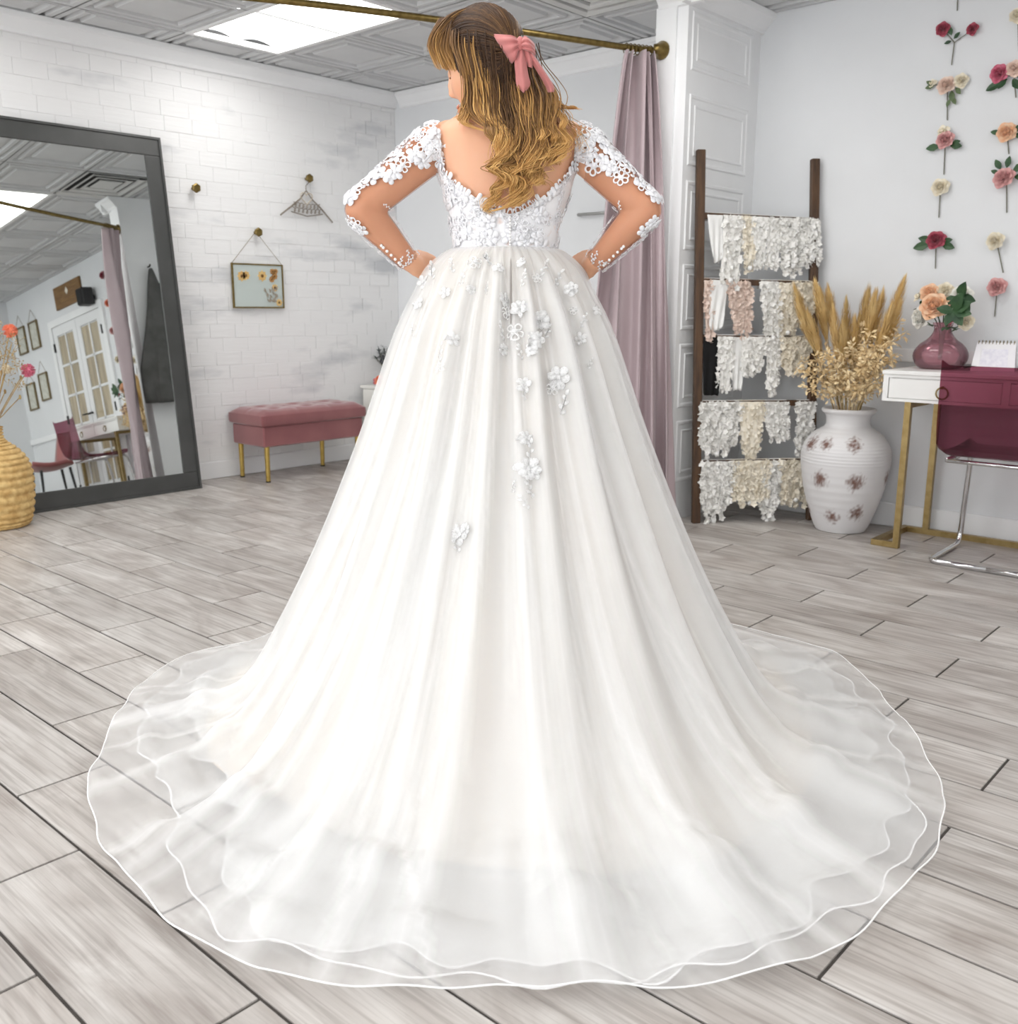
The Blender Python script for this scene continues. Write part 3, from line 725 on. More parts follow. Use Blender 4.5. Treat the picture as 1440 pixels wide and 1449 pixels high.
ORD = ('first', 'second', 'third', 'fourth', 'fifth', 'sixth', 'seventh')
pieces = [  # x0, x1 (px along the rung), length px, material, taper, ruffle
 [(994, 1013, 62, 's', .35, .3), (1017, 1041, 95, 'w', .8, .8), (1042, 1055, 72, 'c', .6, .9), (1056, 1079, 66, 'w', .55, .4), (1080, 1097, 66, 'w', .9, .5), (1098, 1125, 76, 'w', .7, 1.2), (1125, 1149, 62, 'w', .8, 1.3)],
 [(990, 1001, 82, 'b', .4, .4), (999, 1022, 66, 's', .5, .2), (1022, 1053, 74, 'b', .45, .9), (1071, 1094, 80, 'w', .75, .9), (1095, 1117, 74, 'c', .8, .7), (1117, 1145, 58, 'c', .6, 1.2)],
 [(991, 1013, 78, 'k', .8, .1), (1011, 1031, 74, 'w', .7, .7), (1029, 1047, 72, 's', .45, .2), (1047, 1080, 52, 'w', .35, .5), (1081, 1100, 78, 'w', .45, .7), (1104, 1142, 50, 'c', .4, 1.1)],
 [(991, 1041, 74, 'w', .62, 1.3), (1043, 1076, 78, 'c', .3, .4), (1078, 1108, 54, 'w', .6, 1.0), (1127, 1147, 78, 'w', .7, 1.1)],
 [(993, 1036, 84, 'w', .5, 1.5), (1036, 1082, 62, 'c', .8, 1.1), (1078, 1104, 86, 'w', .55, 1.3), (1104, 1142, 66, 'c', .6, 1.3)]]
for ri, row in enumerate(pieces):
    a, b = rungs[ri]; e = (b-a).normalized(); wid = (b-a).length; nrm = Vector((0, 0, 1)).cross(e).normalized()
    if nrm.y > 0: nrm = -nrm
    for pi_, (x0, x1, lp, mk, tap, ruf) in enumerate(row):
        rr = random.Random(ri*20+pi_); ua, ub = (x0-984)/165.*wid, (x1-984)/165.*wid
        Ln = lp/285.; w = (ub-ua)*1.16; tap = .4+.6*tap; base = a+e*(ua+ub)/2
        mname = dict(w='white lace', c='cream lace', b='blush lace', s='white satin', k='black velvet')[mk]
        o = tag(empty('lace_piece' if mk != 'k' else 'velvet_sash', base), '%s %s over the %s ladder rung, %s piece from the partition' % (mname, 'band' if w < .09 else 'drape', RN[ri], ORD[pi_]), 'lace' if mk != 'k' else 'sash', 'bridal pieces on the ladder')
        nu, nv = 12, 22; P = []; lean = rr.uniform(-.25, .25)*w; ph = rr.uniform(0, 6)
        layer = .017+.003*(pi_ % 2)
        for i in range(nv+1):
            v = i/nv; rw = []
            for j in range(nu+1):
                u = j/nu-.5
                if v < .12: h, ou = -.10*Ln*(1-v/.12), -layer
                elif v < .22: q = (v-.12)/.10*PI; h, ou = .017*math.sin(q), -layer*math.cos(q)
                else:
                    vv = (v-.22)/.78; h = -Ln*vv*(1-.28*abs(math.sin(3.2*u*PI+ph))*ruf*.6*vv-.35*max(0, abs(u)*2-tap)*vv); ou = layer+.012*vv
                vv = max(0, (v-.22)/.78); kx = lerp(1, tap, vv)
                rip = (.009*math.sin(u*14+ph+3*vv)+.006*ruf*math.sin(u*31+9*vv+ph))*vv+rr.uniform(-.004, .004)*ruf*(vv > 0)
                p = e*(u*w*kx+lean*vv)+nrm*(ou+max(rip, -.008))+Vector((0, 0, h))
                rw.append(p)
            P.append(rw)
        mb = MB().grid(P)
        ob = mb.build('cloth', LACE[mk], o, True); solid(ob, .0025)
        if mk in 'wcb':
            fm = MB()
            for q in range(int(34+190*ruf*w/.15)):
                i, j = rr.randint(5, nv), rr.randint(0, nu); flowerlet(fm, P[i][j]+nrm*.004, nrm+Vector((rr.gauss(0, .5), rr.gauss(0, .5), rr.gauss(0, .4))), rr.uniform(.009, .017)*(1.3 if ruf > 1 else 1), rr)
            for j in range(nu+1): flowerlet(fm, P[nv][j], nrm+Vector((rr.gauss(0, .3), 0, rr.gauss(0, .4))), rr.uniform(.009, .015), rr)
            fm.build('lace_trim', LACE[mk], o)
            if ruf > .65: MB().sph(tuple(P[nv][nu//2]+nrm*.006), .012, 10, 7).build('pearl_button', LACE['s'], o, True)

# ------------------------------------------------------------------ urn with pampas grass
UC = Vector((-1.835, 4.405, 0))
ur = tag(empty('floor_urn', UC), 'large white ceramic floor urn with rust brown blotches beside the desk', 'urn')
prof = [(.10, 0), (.118, .01), (.15, .09), (.182, .2), (.2, .31), (.203, .36), (.194, .405), (.16, .455), (.118, .485), (.1, .5), (.098, .53), (.104, .55), (.118, .562), (.121, .574), (.114, .58)]
pr = catmull(prof, 150); nth = 200; vs = []; col = []
camdir = Vector((CAMP[0]-UC.x, CAMP[1]-UC.y, 0)); ca0 = math.atan2(camdir.y, camdir.x)
spots = []
for (px_, z, rr_) in ((1168, .255, .036), (1217, .262, .036), (1184, .085, .03), (1226, .11, .032), (1172, .425, .026), (1212, .43, .03), (1259, .27, .034)):
    spots.append((ca0+math.asin(max(-.99, min(.99, (px_-1201)/60.))), z, rr_))
for k in range(10): spots.append((ca0+PI*.62+k*.42, (.27, .1, .42)[k % 3], .033))
from mathutils import noise as mnoise
def gun(r_, z): return .0012*math.sin(z*420)
for (r_, z) in pr:
    for k in range(nth):
        a = 2*PI*k/nth; rr_ = r_+gun(r_, z)*(1 if z < .5 else 0); p = (rr_*math.cos(a), rr_*math.sin(a), z); vs.append(p); c = 0
        for (sa, sz, sr) in spots:
            da = (a-sa+PI) % (2*PI)-PI; d = math.hypot(da*r_, z-sz)/sr
            if d < 1.5: c = max(c, min(1, max(0, 1.25-d+.9*mnoise.noise(Vector(p)*90))))
        col.append(c)
mb = MB(); n_ = len(pr)
mb.add(vs, [(i*nth+k, i*nth+(k+1) % nth, (i+1)*nth+(k+1) % nth, (i+1)*nth+k) for i in range(n_-1) for k in range(nth)])
mb.lathe([(.114, .58), (.105, .575), (.09, .53), (.09, .49), (.14, .44), (.17, .36)], 60, capb=False); mb.lathe([(.1, .001), (.001, .001)], 60, capb=False)
me = mb.mesh('urn_body', True); at = me.attributes.new('blotch', 'FLOAT', 'POINT'); at.data.foreach_set('value', col+[0.]*(len(mb.v)-len(col)))
UM, nt, N, L, b = mat_nodes('white glazed ceramic'); b.inputs['Roughness'].default_value = .5
an = N.new('ShaderNodeAttribute'); an.attribute_name = 'blotch'; mx = N.new('ShaderNodeMix'); mx.data_type = 'RGBA'
mx.inputs['A'].default_value = srgb(228, 227, 228); mx.inputs['B'].default_value = srgb(120, 88, 78); L.new(an.outputs['Fac'], mx.inputs['Factor']); L.new(mx.outputs['Result'], b.inputs['Base Color'])
mobj('urn_body', me, UM, ur)
PAMP = mt('golden pampas', srgb(230, 200, 140), srgb(212, 174, 108), scale=12, rough=.85, rnd=.12)
OATM = mt('bleached oat', srgb(242, 222, 182), srgb(226, 198, 148), scale=14, rough=.8, rnd=.1)
rim = UC+Vector((0, 0, .46))
def at_depth(px_, py_, y): return Vector(on(px_, py_, 1, y))
def plume_mesh(seed, Lp):                   # a feathery head along +Z, tip at Lp
    rr = random.Random(seed); mb = MB()
    for k in range(420):
        t = rr.random()**.85; z = Lp*t*.85; wd = .036*math.sin(PI*min(1, .12+.86*t))**.8; a = rr.uniform(0, 2*PI)
        l = rr.uniform(.06, .12)*(1.15-.6*t); d = Vector((math.cos(a), math.sin(a), 0)); p = d*.002+Vector((0, 0, z)); q = d*wd*rr.uniform(.5, 1.1)+Vector((0, 0, z+l)); m_ = p.lerp(q, .5)+d*wd*.25
        s = d.cross(Vector((0, 0, 1)))*.0009
        mb.add([p-s, p+s, m_+s*1.2, m_-s*1.2, q], [(0, 1, 2, 3), (3, 2, 4)])
    return mb
def orient(mb, a, b):                       # +Z to the direction a->b, origin at a
    q = (b-a).normalized().to_track_quat('Z', 'Y').to_matrix().to_4x4(); return mb.xf(Matrix.Translation(a) @ q)
for k, (px_, py_, y) in enumerate(((1122, 400, 4.34), (1128, 425, 4.28), (1152, 392, 4.42), (1158, 405, 4.36), (1171, 404, 4.45), (1178, 430, 4.3), (1197, 420, 4.46), (1209, 446, 4.33), (1229, 404, 4.45), (1240, 407, 4.37), (1250, 408, 4.48), (1281, 390, 4.46), (1262, 430, 4.35), (1192, 452, 4.28), (1142, 440, 4.25), (1217, 440, 4.5), (1275, 425, 4.4))):
    tip = at_depth(px_, py_, y); e = tag(empty('pampas_plume', rim), 'golden feathery pampas plume standing in the white urn', 'dried grass', 'pampas plumes in the white urn')
    rr = random.Random(k); t = tip-rim; foot = Vector((t.x*.1, t.y*.1, .0)); Lp = rr.uniform(.24, .32); neck = t-(t-foot).normalized()*Lp
    MB().tube([foot, foot.lerp(neck, .5)+Vector((0, 0, .01)), neck, t-(t-foot).normalized()*.06], [.003, .0028, .002, .001], 6).build('stem', STRAW, e)
    orient(plume_mesh(k, Lp), neck, t).build('plume', PAMP, e)
def oat(seed, rim_, tip, e, ln=.17):
    rr = random.Random(seed); t = tip-rim_; foot = Vector((t.x*.1, t.y*.1, 0)); mid = Vector((t.x*.42, t.y*.42, t.z*.62+.03))
    pts = catmull([foot, mid, t], 20); MB().tube(pts, .0016, 5).build('stem', OATM, e); mb = MB()
    for q in range(70):
        i = rr.uniform(.48, 1); p = Vector(pts[int(i*19)]); d = Vector((rr.gauss(0, 1), rr.gauss(0, 1), rr.gauss(.2, .8))).normalized()
        p2 = p+d*rr.uniform(.006, .026); leaf_pts(mb, p2, d+Vector((0, 0, rr.uniform(-.6, .3))), rr.uniform(.017, .027), .0056, (rr.gauss(0, 1), rr.gauss(0, 1), 1))
    o = mb.build('spikelets', OATM, e); o['kind'] = 'stuff'
for k, (px_, py_, y) in enumerate(((1126, 522, 4.2), (1138, 548, 4.18), (1152, 506, 4.24), (1160, 492, 4.3), (1168, 500, 4.2), (1191, 470, 4.34), (1206, 486, 4.22), (1221, 520, 4.2), (1244, 508, 4.25), (1275, 452, 4.4), (1267, 478, 4.3), (1237, 540, 4.22), (1217, 552, 4.2), (1252, 486, 4.35), (1258, 462, 4.44), (1183, 520, 4.22), (1176, 545, 4.2), (1232, 470, 4.3), (1281, 470, 4.42), (1200, 530, 4.18), (1212, 500, 4.28), (1226, 492, 4.24), (1145, 530, 4.3), (1262, 510, 4.36), (1248, 530, 4.3), (1160, 520, 4.25), (1190, 500, 4.24), (1228, 508, 4.2), (1240, 488, 4.28), (1206, 545, 4.2), (1185, 535, 4.25), (1252, 548, 4.26), (1270, 500, 4.34), (1134, 510, 4.26), (1220, 462, 4.36))):
    e = tag(empty('oat_spray', rim), 'cream bleached oat spray arching out of the white urn', 'dried grass', 'oat sprays in the white urn'); oat(k, rim, at_depth(px_, py_, y), e)

# ------------------------------------------------------------------ desk
DT = .776; X0, X1, Y0, Y1 = -1.605, -.62, 4.19, 4.605
dk = tag(empty('writing_desk', (X0, Y0, 0)), 'white two-drawer writing desk on a square brass frame', 'desk')
DW = mt('white lacquer', srgb(240, 240, 238), srgb(244, 244, 242), scale=3, rough=.35)
wx, wy = X1-X0, Y1-Y0
MB().cbox((wx/2, wy/2, DT-.009), (wx+.012, wy+.012, .018), .003).build('top', DW, dk)
bd = MB().bb((0, .016, .645), (wx, wy, .66)).bb((0, .016, .66), (.018, wy, DT-.018)).bb((wx-.018, .016, .66), (wx, wy, DT-.018)).bb((wx/2-.009, .016, .66), (wx/2+.009, wy, DT-.018)).bb((.018, wy-.015, .66), (wx-.018, wy, DT-.018))
bd.bb((0, 0, .645), (wx, .016, .657)).bb((0, 0, .746), (wx, .016, .758)).bb((0, 0, .657), (.022, .016, .746)).bb((wx-.022, 0, .657), (wx, .016, .746)).bb((wx/2-.014, 0, .657), (wx/2+.014, .016, .746)).build('case', DW, dk)
for s in (0, 1):
    a0 = .024+s*(wx/2-.01); a1 = wx/2-.016+s*(wx/2-.008)
    d = MB().cbox(((a0+a1)/2, .011, .7015), (a1-a0, .014, .086), .002).build('drawer', DW, dk)
    cx = (a0+a1)/2
    MB().tube([(cx+.024*math.cos(a), -.008, .69+.024*math.sin(a)) for a in np.linspace(0, 2*PI, 25)[:-1]], .0034, 6, closed=True).build('ring_pull', BRASS, d)
    MB().tube([(cx, .004, .714), (cx, -.012, .714)], .006, 8).build('pull_boss', BRASS, d)
BF = mt('brushed brass tube', srgb(168, 146, 100), srgb(150, 128, 82), scale=30, rough=.38, metal=.75)
q = .026
def bar(a, b, nm): MB().bb(a, b).build(nm, BF, dk)
for xs in (.095, wx-.12):
    bar((xs, 0.012, 0), (xs+q, .012+q, .645), 'leg'); bar((xs, wy-.012-q, 0), (xs+q, wy-.012, .645), 'leg')
    bar((xs, .012+q, .619), (xs+q, wy-.012-q, .645), 'cross_bar')
bar((.0, .012, 0), (.095, .012+q, q), 'foot_bar'); bar((wx-.095, .012, 0), (wx, .012+q, q), 'foot_bar')
bar((.0, .012+q, 0), (q, wy-.012, q), 'foot_bar'); bar((wx-q, .012+q, 0), (wx, wy-.012, q), 'foot_bar')
bar((q, wy-.012-q, 0), (.095, wy-.012, q), 'foot_bar'); bar((.095+q, wy-.012-q, 0), (wx-.12, wy-.012, q), 'stretcher')

# glass vase with roses
VZ = Vector((-1.462, 4.445, DT))
gv = tag(empty('glass_vase', VZ), 'round rose pink glass vase on the white desk', 'vase')
PG = bpy.data.materials.new('rose pink glass'); PG.use_nodes = True; N = PG.node_tree.nodes; L = PG.node_tree.links; N.clear()
o_ = N.new('ShaderNodeOutputMaterial'); tr = N.new('ShaderNodeBsdfTransparent'); tr.inputs[0].default_value = (.80, .56, .60, 1); gl = N.new('ShaderNodeBsdfGlossy'); gl.inputs['Roughness'].default_value = .03
df = N.new('ShaderNodeBsdfDiffuse'); df.inputs[0].default_value = (.62, .30, .36, 1)
fz = N.new('ShaderNodeFresnel'); fz.inputs[0].default_value = 1.5; m1 = N.new('ShaderNodeMixShader'); m0 = N.new('ShaderNodeMixShader'); m0.inputs[0].default_value = .3
L.new(tr.outputs[0], m0.inputs[1]); L.new(df.outputs[0], m0.inputs[2]); L.new(fz.outputs[0], m1.inputs[0]); L.new(m0.outputs[0], m1.inputs[1]); L.new(gl.outputs[0], m1.inputs[2]); L.new(m1.outputs[0], o_.inputs[0])
pr = catmull([(.07, 0), (.095, .012), (.112, .045), (.11, .075), (.09, .105), (.058, .13), (.04, .155), (.036, .175), (.044, .2)], 50)
MB().lathe([tuple(p) for p in pr], 48).build('vase_glass', PG, gv, True)
def bloom(e, base, c, r_, key, facing, mesh=None):
    o = mobj('blossom', colmesh(mesh or ROSE, key), None, e, Vector(c)-base); o.scale = (r_,)*3
    o.rotation_euler = Vector(facing).to_track_quat('Z', 'Y').to_euler(); return o
vb = VZ+Vector((0, 0, .10))
def bouquet(px_, py_, y, r0_, key, label, mesh=None, fac=(.15, -1, .45), leaves=()):
    r_ = r0_*1.28; c = at_depth(px_, py_, y); e = tag(empty('rose_stem', vb), label, 'flower'); t = c-vb
    MB().tube(catmull([(t.x*.05, t.y*.05, -.06), (t.x*.15, t.y*.15, .07), (t.x*.6, t.y*.6, t.z*.75), t], 12), .0025, 6).build('stem', LEAFM, e)
    bloom(e, vb, c, r_, key, fac, mesh)
    mb = MB(); rr = random.Random(px_)
    for k in range(3): leaf_pts(mb, t*.82+Vector((0, 0, -.01)), (rr.uniform(-1, 1), rr.uniform(-1, .2), rr.uniform(-.3, .6)), .045, .014)
    for (dx, dz, l) in leaves: leaf_pts(mb, t+Vector((0, -.02, -.01)), (dx, -.5, dz), l, l*.3, (0, -1, .3))
    mb.build('leaves', LEAFM, e)
bouquet(1322, 434, 4.38, .050, 'peach', 'large open peach rose at the front of the pink vase', ROSE2)
bouquet(1316, 415, 4.45, .036, 'peach', 'smaller peach rose above the large one in the pink vase', ROSE)
bouquet(1304, 449, 4.42, .042, 'white', 'white rose hanging low toward the urn in the pink vase', ROSE2, (-.6, -1, .1))
bouquet(1301, 420, 4.45, .024, 'cream', 'cream rosebud at the urn side of the pink vase', BUD, (-.6, -.6, .6))
bouquet(1337, 411, 4.46, .030, 'cream', 'small cream rose at the top of the pink vase', ROSE)
bouquet(1360, 419, 4.44, .038, 'white', 'white rose behind the dark leaves in the pink vase', ROSE2, (.2, -1, .5), ((-.8, -.2, .07), (.3, .8, .08), (.9, -.1, .08), (.7, -.6, .08), (-.5, -.7, .06)))
bouquet(1344, 453, 4.36, .020, 'magenta', 'small magenta bloom at the neck of the pink vase', BUD)
bouquet(1366, 455, 4.44, .030, 'cream', 'pale cream rose drooping beside the calendar', ROSE, (.7, -1, .0))
bouquet(1352, 437, 4.38, .012, 'cream', 'dark leafy sprig with a tiny cream bud in the pink vase', BUD, (.2, -1, .3), ((.9, .5, .09), (1, -.1, .085), (.4, .9, .09), (-.9, .2, .07), (.6, -.7, .08), (-.3, -.8, .07)))
lf = MB(); leaf_pts(lf, (0, 0, .006), (.6, -.2, .25), .06, .016); leaf_pts(lf, (.0, .01, .006), (.4, .5, .2), .05, .014)
tag(lf.build('fallen_leaf', LEAFM, None, False, (-1.355, 4.435, DT)), 'dark green leaf sprig lying on the desk beside the pink vase', 'leaf')
# calendar
cl = tag(empty('desk_calendar', (-1.245, 4.47, DT), R(8)), 'small white spiral desk calendar standing beside the pink vase', 'calendar')
PAP = mt('white paper', srgb(244, 243, 244), srgb(238, 236, 240), scale=12, rough=.7)
for s in (-1, 1):
    vs = [(-.085, s*.045, 0), (.085, s*.045, 0), (.075, s*.004, .118), (-.075, s*.004, .118)]
    o = MB().add(vs, [(0, 1, 2, 3)]).build('card_panel', PAP, cl); solid(o, .002)
pg = MB().add([(-.055, -.0395, .02), (.055, -.0395, .02), (.05, -.0165, .092), (-.05, -.0165, .092)], [(0, 1, 2, 3)]).build('printed_page', mt('lilac print', srgb(226, 224, 234), srgb(240, 238, 244), scale=60, rough=.7), cl)
for k in range(11):
    x = -.068+k*.0136; MB().tube([(x, .009*math.cos(a), .118+.009*math.sin(a)) for a in np.linspace(0, 2*PI, 13)[:-1]], .0013, 5, closed=True).build('spiral_ring', BRASS, cl)
for k, (x, y, rz, lb) in enumerate(((-1.14, 4.36, .2, 'white paper sheet lying loose on the desk'), (-1.06, 4.40, -.25, 'white paper card half over another sheet on the desk'))):
    o = MB().box((0, 0, .0008), (.15, .21, .0012)).build('paper_sheet', PAP, None, False, (x, y, DT+.0015*k)); o.rotation_euler = (0, 0, rz); tag(o, lb, 'paper')

# ------------------------------------------------------------------ acrylic chair
ch = tag(empty('acrylic_chair', (-1.075, 4.2, 0)), 'burgundy clear acrylic chair on a bent chrome tube frame at the desk', 'chair')
AC = bpy.data.materials.new('burgundy acrylic'); AC.use_nodes = True; N = AC.node_tree.nodes; L = AC.node_tree.links; N.clear()
o_ = N.new('ShaderNodeOutputMaterial'); tr = N.new('ShaderNodeBsdfTransparent'); tr.inputs[0].default_value = (.33, .10, .15, 1); gl = N.new('ShaderNodeBsdfGlossy'); gl.inputs['Roughness'].default_value = .06
df = N.new('ShaderNodeBsdfDiffuse'); df.inputs[0].default_value = (.10, .02, .04, 1); m0 = N.new('ShaderNodeMixShader'); m0.inputs[0].default_value = .14
fz = N.new('ShaderNodeFresnel'); fz.inputs[0].default_value = 1.35; m1 = N.new('ShaderNodeMixShader')
L.new(tr.outputs[0], m0.inputs[1]); L.new(df.outputs[0], m0.inputs[2]); L.new(fz.outputs[0], m1.inputs[0]); L.new(m0.outputs[0], m1.inputs[1]); L.new(gl.outputs[0], m1.inputs[2]); L.new(m1.outputs[0], o_.inputs[0])
def shell(pts, nm, w0, w1):
    P = []; c_ = catmull(pts, 22)
    for i, (y, z) in enumerate(c_):
        t = i/21; hw = lerp(w0, w1, t); row = []
        for j in range(17):
            u = j/16*2-1; ed = max(0, abs(u)-.8)/.2
            row.append((u*hw, y-.018*u*u, z+.022*ed*ed))
        P.append(row)
    return MB().grid(P).build(nm, AC, ch, True)
shell([(-.245, .82), (-.232, .7), (-.215, .56), (-.19, .485)], 'backrest', .212, .222)
shell([(-.19, .485), (-.13, .452), (.05, .452), (.2, .468), (.225, .455)], 'seat', .222, .21)
CHR = mt('chrome', srgb(222, 222, 224), rough=.08, metal=1.0)
fr_ = []
def arcpts(a, c, b, n=7): return [((1-t)**2)*Vector(a)+2*t*(1-t)*Vector(c)+t*t*Vector(b) for t in np.linspace(0, 1, n)]
for s in (-1, 1):
    pts = [Vector((0, -.15, .012)), Vector((s*.16, -.15, .012))]+arcpts((s*.18, -.15, .012), (s*.225, -.15, .012), (s*.225, -.105, .012))+[Vector((s*.228, .1, .012))]+arcpts((s*.23, .19, .012), (s*.23, .25, .012), (s*.227, .245, .08))+[Vector((s*.205, .2, .36))]+arcpts((s*.202, .19, .40), (s*.2, .185, .44), (s*.2, .13, .438))+[Vector((s*.2, -.12, .432))]
    MB().tube(pts, .0115, 12).build('frame_tube', CHR, ch, True)
MB().tube([(-.2, -.12, .43), (.2, -.12, .43)], .009, 10).build('seat_bar', CHR, ch, True); MB().tube([(-.2, .12, .436), (.2, .12, .436)], .009, 10).build('seat_bar', CHR, ch, True)

# ------------------------------------------------------------------ silk flowers on the wall
def P_(px_, py_, d=.022): return Vector(on(px_, py_, 1, YB-d))
def wall_flower(label, blooms, stem, leaves=(), branch=(), lm=None):
    base = P_(*stem[-1], .006); e = tag(empty('wall_flower', base), label, 'flower', 'silk flowers in columns on the wall')
    sp_ = [P_(x, y, .008)-base for x, y in stem]; MB().tube(sp_, .0026, 6).build('stem', STEMM, e)
    for br in branch: MB().tube([P_(x, y, .01)-base for x, y in br], .002, 6).build('stem', STEMM, e)
    for (x, y, r_, key, ms) in blooms:
        rr = random.Random(int(x*7+y)); bloom(e, base, P_(x, y, r_*.55+.003), r_, key, (rr.uniform(-.25, .25), -1, rr.uniform(.0, .4)), ms)
    if leaves:
        mb = MB()
        for (x, y, dx, dz, l) in leaves: leaf_pts(mb, P_(x, y, .016)-base, (dx, -.12, dz), l, l*.27, (0, -1, 0), -.02)
        mb.build('leaves', lm or LEAFM, e)
    return e
wall_flower('pink silk rose on a stem right under the ceiling', [(1355, -22, .036, 'pink', ROSE)], [(1355, -14), (1354, 15)])
wall_flower('two wine roses on one forked stem, high on the flower wall', [(1334, 41, .032, 'rosewine', ROSE), (1376, 41, .028, 'rosewine', ROSE)], [(1336, 44), (1350, 60), (1346, 92)], [(1346, 50, -.3, 1, .04), (1349, 55, .6, .5, .035), (1345, 46, -.8, .4, .03), (1346, 58, -.8, -.2, .03)], [((1374, 43), (1350, 60))])
wall_flower('blush rose with a cream rose, a green bud and trailing leaves', [(1339, 121, .042, 'blush', ROSE2), (1360, 114, .032, 'cream', ROSE), (1319, 118, .020, 'cream', BUD)], [(1340, 124), (1340, 170)], [(1346, 128, .2, -1, .05), (1348, 138, .5, -1, .035), (1344, 140, -.3, -1, .035), (1320, 120, -1, .6, .035), (1322, 121, -1, -.2, .04), (1352, 124, .5, -.6, .04)], [((1339, 124), (1320, 119)), ((1340, 126), (1358, 116))], LEAFB)
wall_flower('pink rose under a small cream bud with two flat leaves', [(1337, 198, .040, 'pink', ROSE2), (1334, 186, .030, 'cream', BUD)], [(1337, 205), (1335, 247)], [(1330, 207, -1, -.1, .06), (1344, 206, 1, -.15, .055), (1346, 203, 1, .15, .04)])
wall_flower('cream pompom rose on a bare stem', [(1330, 265, .040, 'cream', ROSE2)], [(1330, 270), (1328, 308)])
wall_flower('wine rose with a dark leaf on either side', [(1324, 340, .044, 'rosewine', ROSE2)], [(1324, 346), (1323, 380)], [(1316, 345, -1, -.25, .075), (1318, 340, -1, .2, .06), (1332, 345, 1, -.35, .065), (1332, 342, 1, .15, .05)])
wall_flower('pale yellow cream rose high in the second flower column', [(1440, 22, .036, 'cream', ROSE)], [(1440, 28), (1441, 72)])
wall_flower('magenta and blush roses with a fern spray', [(1414, 104, .040, 'magenta', ROSE2), (1435, 97, .036, 'blush', ROSE)], [(1434, 105), (1437, 138)], [(1425, 112, -1, -.45, .07), (1415, 117, -1, -.5, .06), (1432, 112, .5, -.6, .06), (1424, 110, -.6, -.9, .05), (1438, 108, 1, -.2, .05)], [((1434, 108), (1414, 106))])
wall_flower('peach blush rose between short dark leaves', [(1424, 187, .042, 'peach', ROSE2)], [(1425, 192), (1427, 218)], [(1415, 188, -1, .2, .04), (1433, 186, 1, .5, .05), (1434, 191, 1, -.2, .045)])
wall_flower('open rose with a wine heart and leaves above it', [(1420, 252, .046, 'pink', ROSE2), (1419, 251, .028, 'rosewine', BUD)], [(1424, 260), (1424, 301)], [(1416, 240, -.6, 1, .05), (1424, 238, .2, 1, .05), (1432, 243, 1, .6, .06), (1434, 250, 1, -.1, .05), (1413, 245, -1, .4, .035)])
wall_flower('cream rose on a slanting bare stem', [(1408, 341, .040, 'cream', ROSE2)], [(1411, 347), (1419, 386)])
wall_flower('dusty pink rose lowest in the second flower column', [(1410, 406, .042, 'pink', ROSE2)], [(1410, 412), (1407, 448)])
def wf2(x, z, key, label):                  # third column, seen only in the mirror
    base = Vector((x, YB-.006, z-.14)); e = tag(empty('wall_flower', base), label, 'flower', 'silk flowers in columns on the wall')
    MB().tube([(0, 0, .13), (.003, 0, 0)], .0026, 6).build('stem', STEMM, e); bloom(e, base, Vector((x, YB-.028, z)), .042, key, (0, -1, .2), ROSE2)
wf2(-1.02, 2.2, 'rosewine', 'wine rose high in the column nearest the french doors'); wf2(-1.02, 1.93, 'coral', 'coral rose in the column nearest the french doors'); wf2(-1.02, 1.66, 'pink', 'pink rose in the column nearest the french doors'); wf2(-1.02, 1.38, 'cream', 'cream rose in the column nearest the french doors')
# ------------------------------------------------------------------ things seen only in the mirror
coat = tag(empty('hanging_coat', (XP0-.01, 4.14, 1.86)), 'dark grey coat hanging on the inner side of the partition', 'coat')
P = []
for i in range(31):
    t = i/30; z = -.01-1.1*t; row = []
    hw = lerp(.012, .19, min(1, t*1.35)**.85); th = lerp(.02, .05, t**.5)
    for k in range(40):
        a = 2*PI*k/40; rip = 1+.22*math.sin(5*a+4*t)*t+.1*math.sin(11*a)*t
        row.append((-.012-th-th*rip*math.cos(a), hw*math.sin(a)*rip-.03*t, z))
    P.append(row)
mb = MB().grid(P, cv=True); mb.f += [tuple(range(40)), tuple(range(30*40, 31*40))[::-1]]
CO = mt('charcoal wool', srgb(98, 98, 96), srgb(84, 84, 82), scale=10, rough=.9, bump=.2, bscale=150)
mb.build('coat_body', CO, coat, True)
MB().tube([(-.03, .08, -.12), (-.06, .16, -.35), (-.07, .2, -.62)], [.035, .045, .04], 12).build('coat_sleeve', CO, coat, True)
MB().tube([(0, 0, .01), (-.03, 0, .01), (-.04, 0, .025)], .007, 8).build('coat_loop', BLK, coat)
sg = tag(empty('wooden_sign', (-.21, YB-.001, 2.08)), 'brown wooden sign with a white diamond mark above the french doors', 'sign')
SW = mt('brown sign wood', srgb(138, 104, 62), srgb(116, 84, 48), scale=6, stretch=(1, 1, 8), rough=.6)
MB().cbox((0, -.012, .115), (.6, .022, .23), .003).build('board', SW, sg)
MB().add([(0, -.0245, .19), (.035, -.0245, .15), (0, -.0245, .11), (-.035, -.0245, .15)], [(0, 1, 2, 3)]).build('diamond_mark', mt('sign white', srgb(236, 230, 216), rough=.6), sg)
MB().tube([(-.16+.32*t, -.025, .065+.01*math.sin(t*40)) for t in np.linspace(0, 1, 60)], .002, 4).build('sign_lettering', mt('sign tan', srgb(176, 142, 96), rough=.6), sg)
sp = tag(empty('wall_speaker', (-.72, YB-.001, 1.975)), 'small black loudspeaker on the wall beside the french doors', 'speaker')
BKP = mt('black plastic', srgb(38, 38, 40), srgb(30, 30, 32), scale=20, rough=.5)
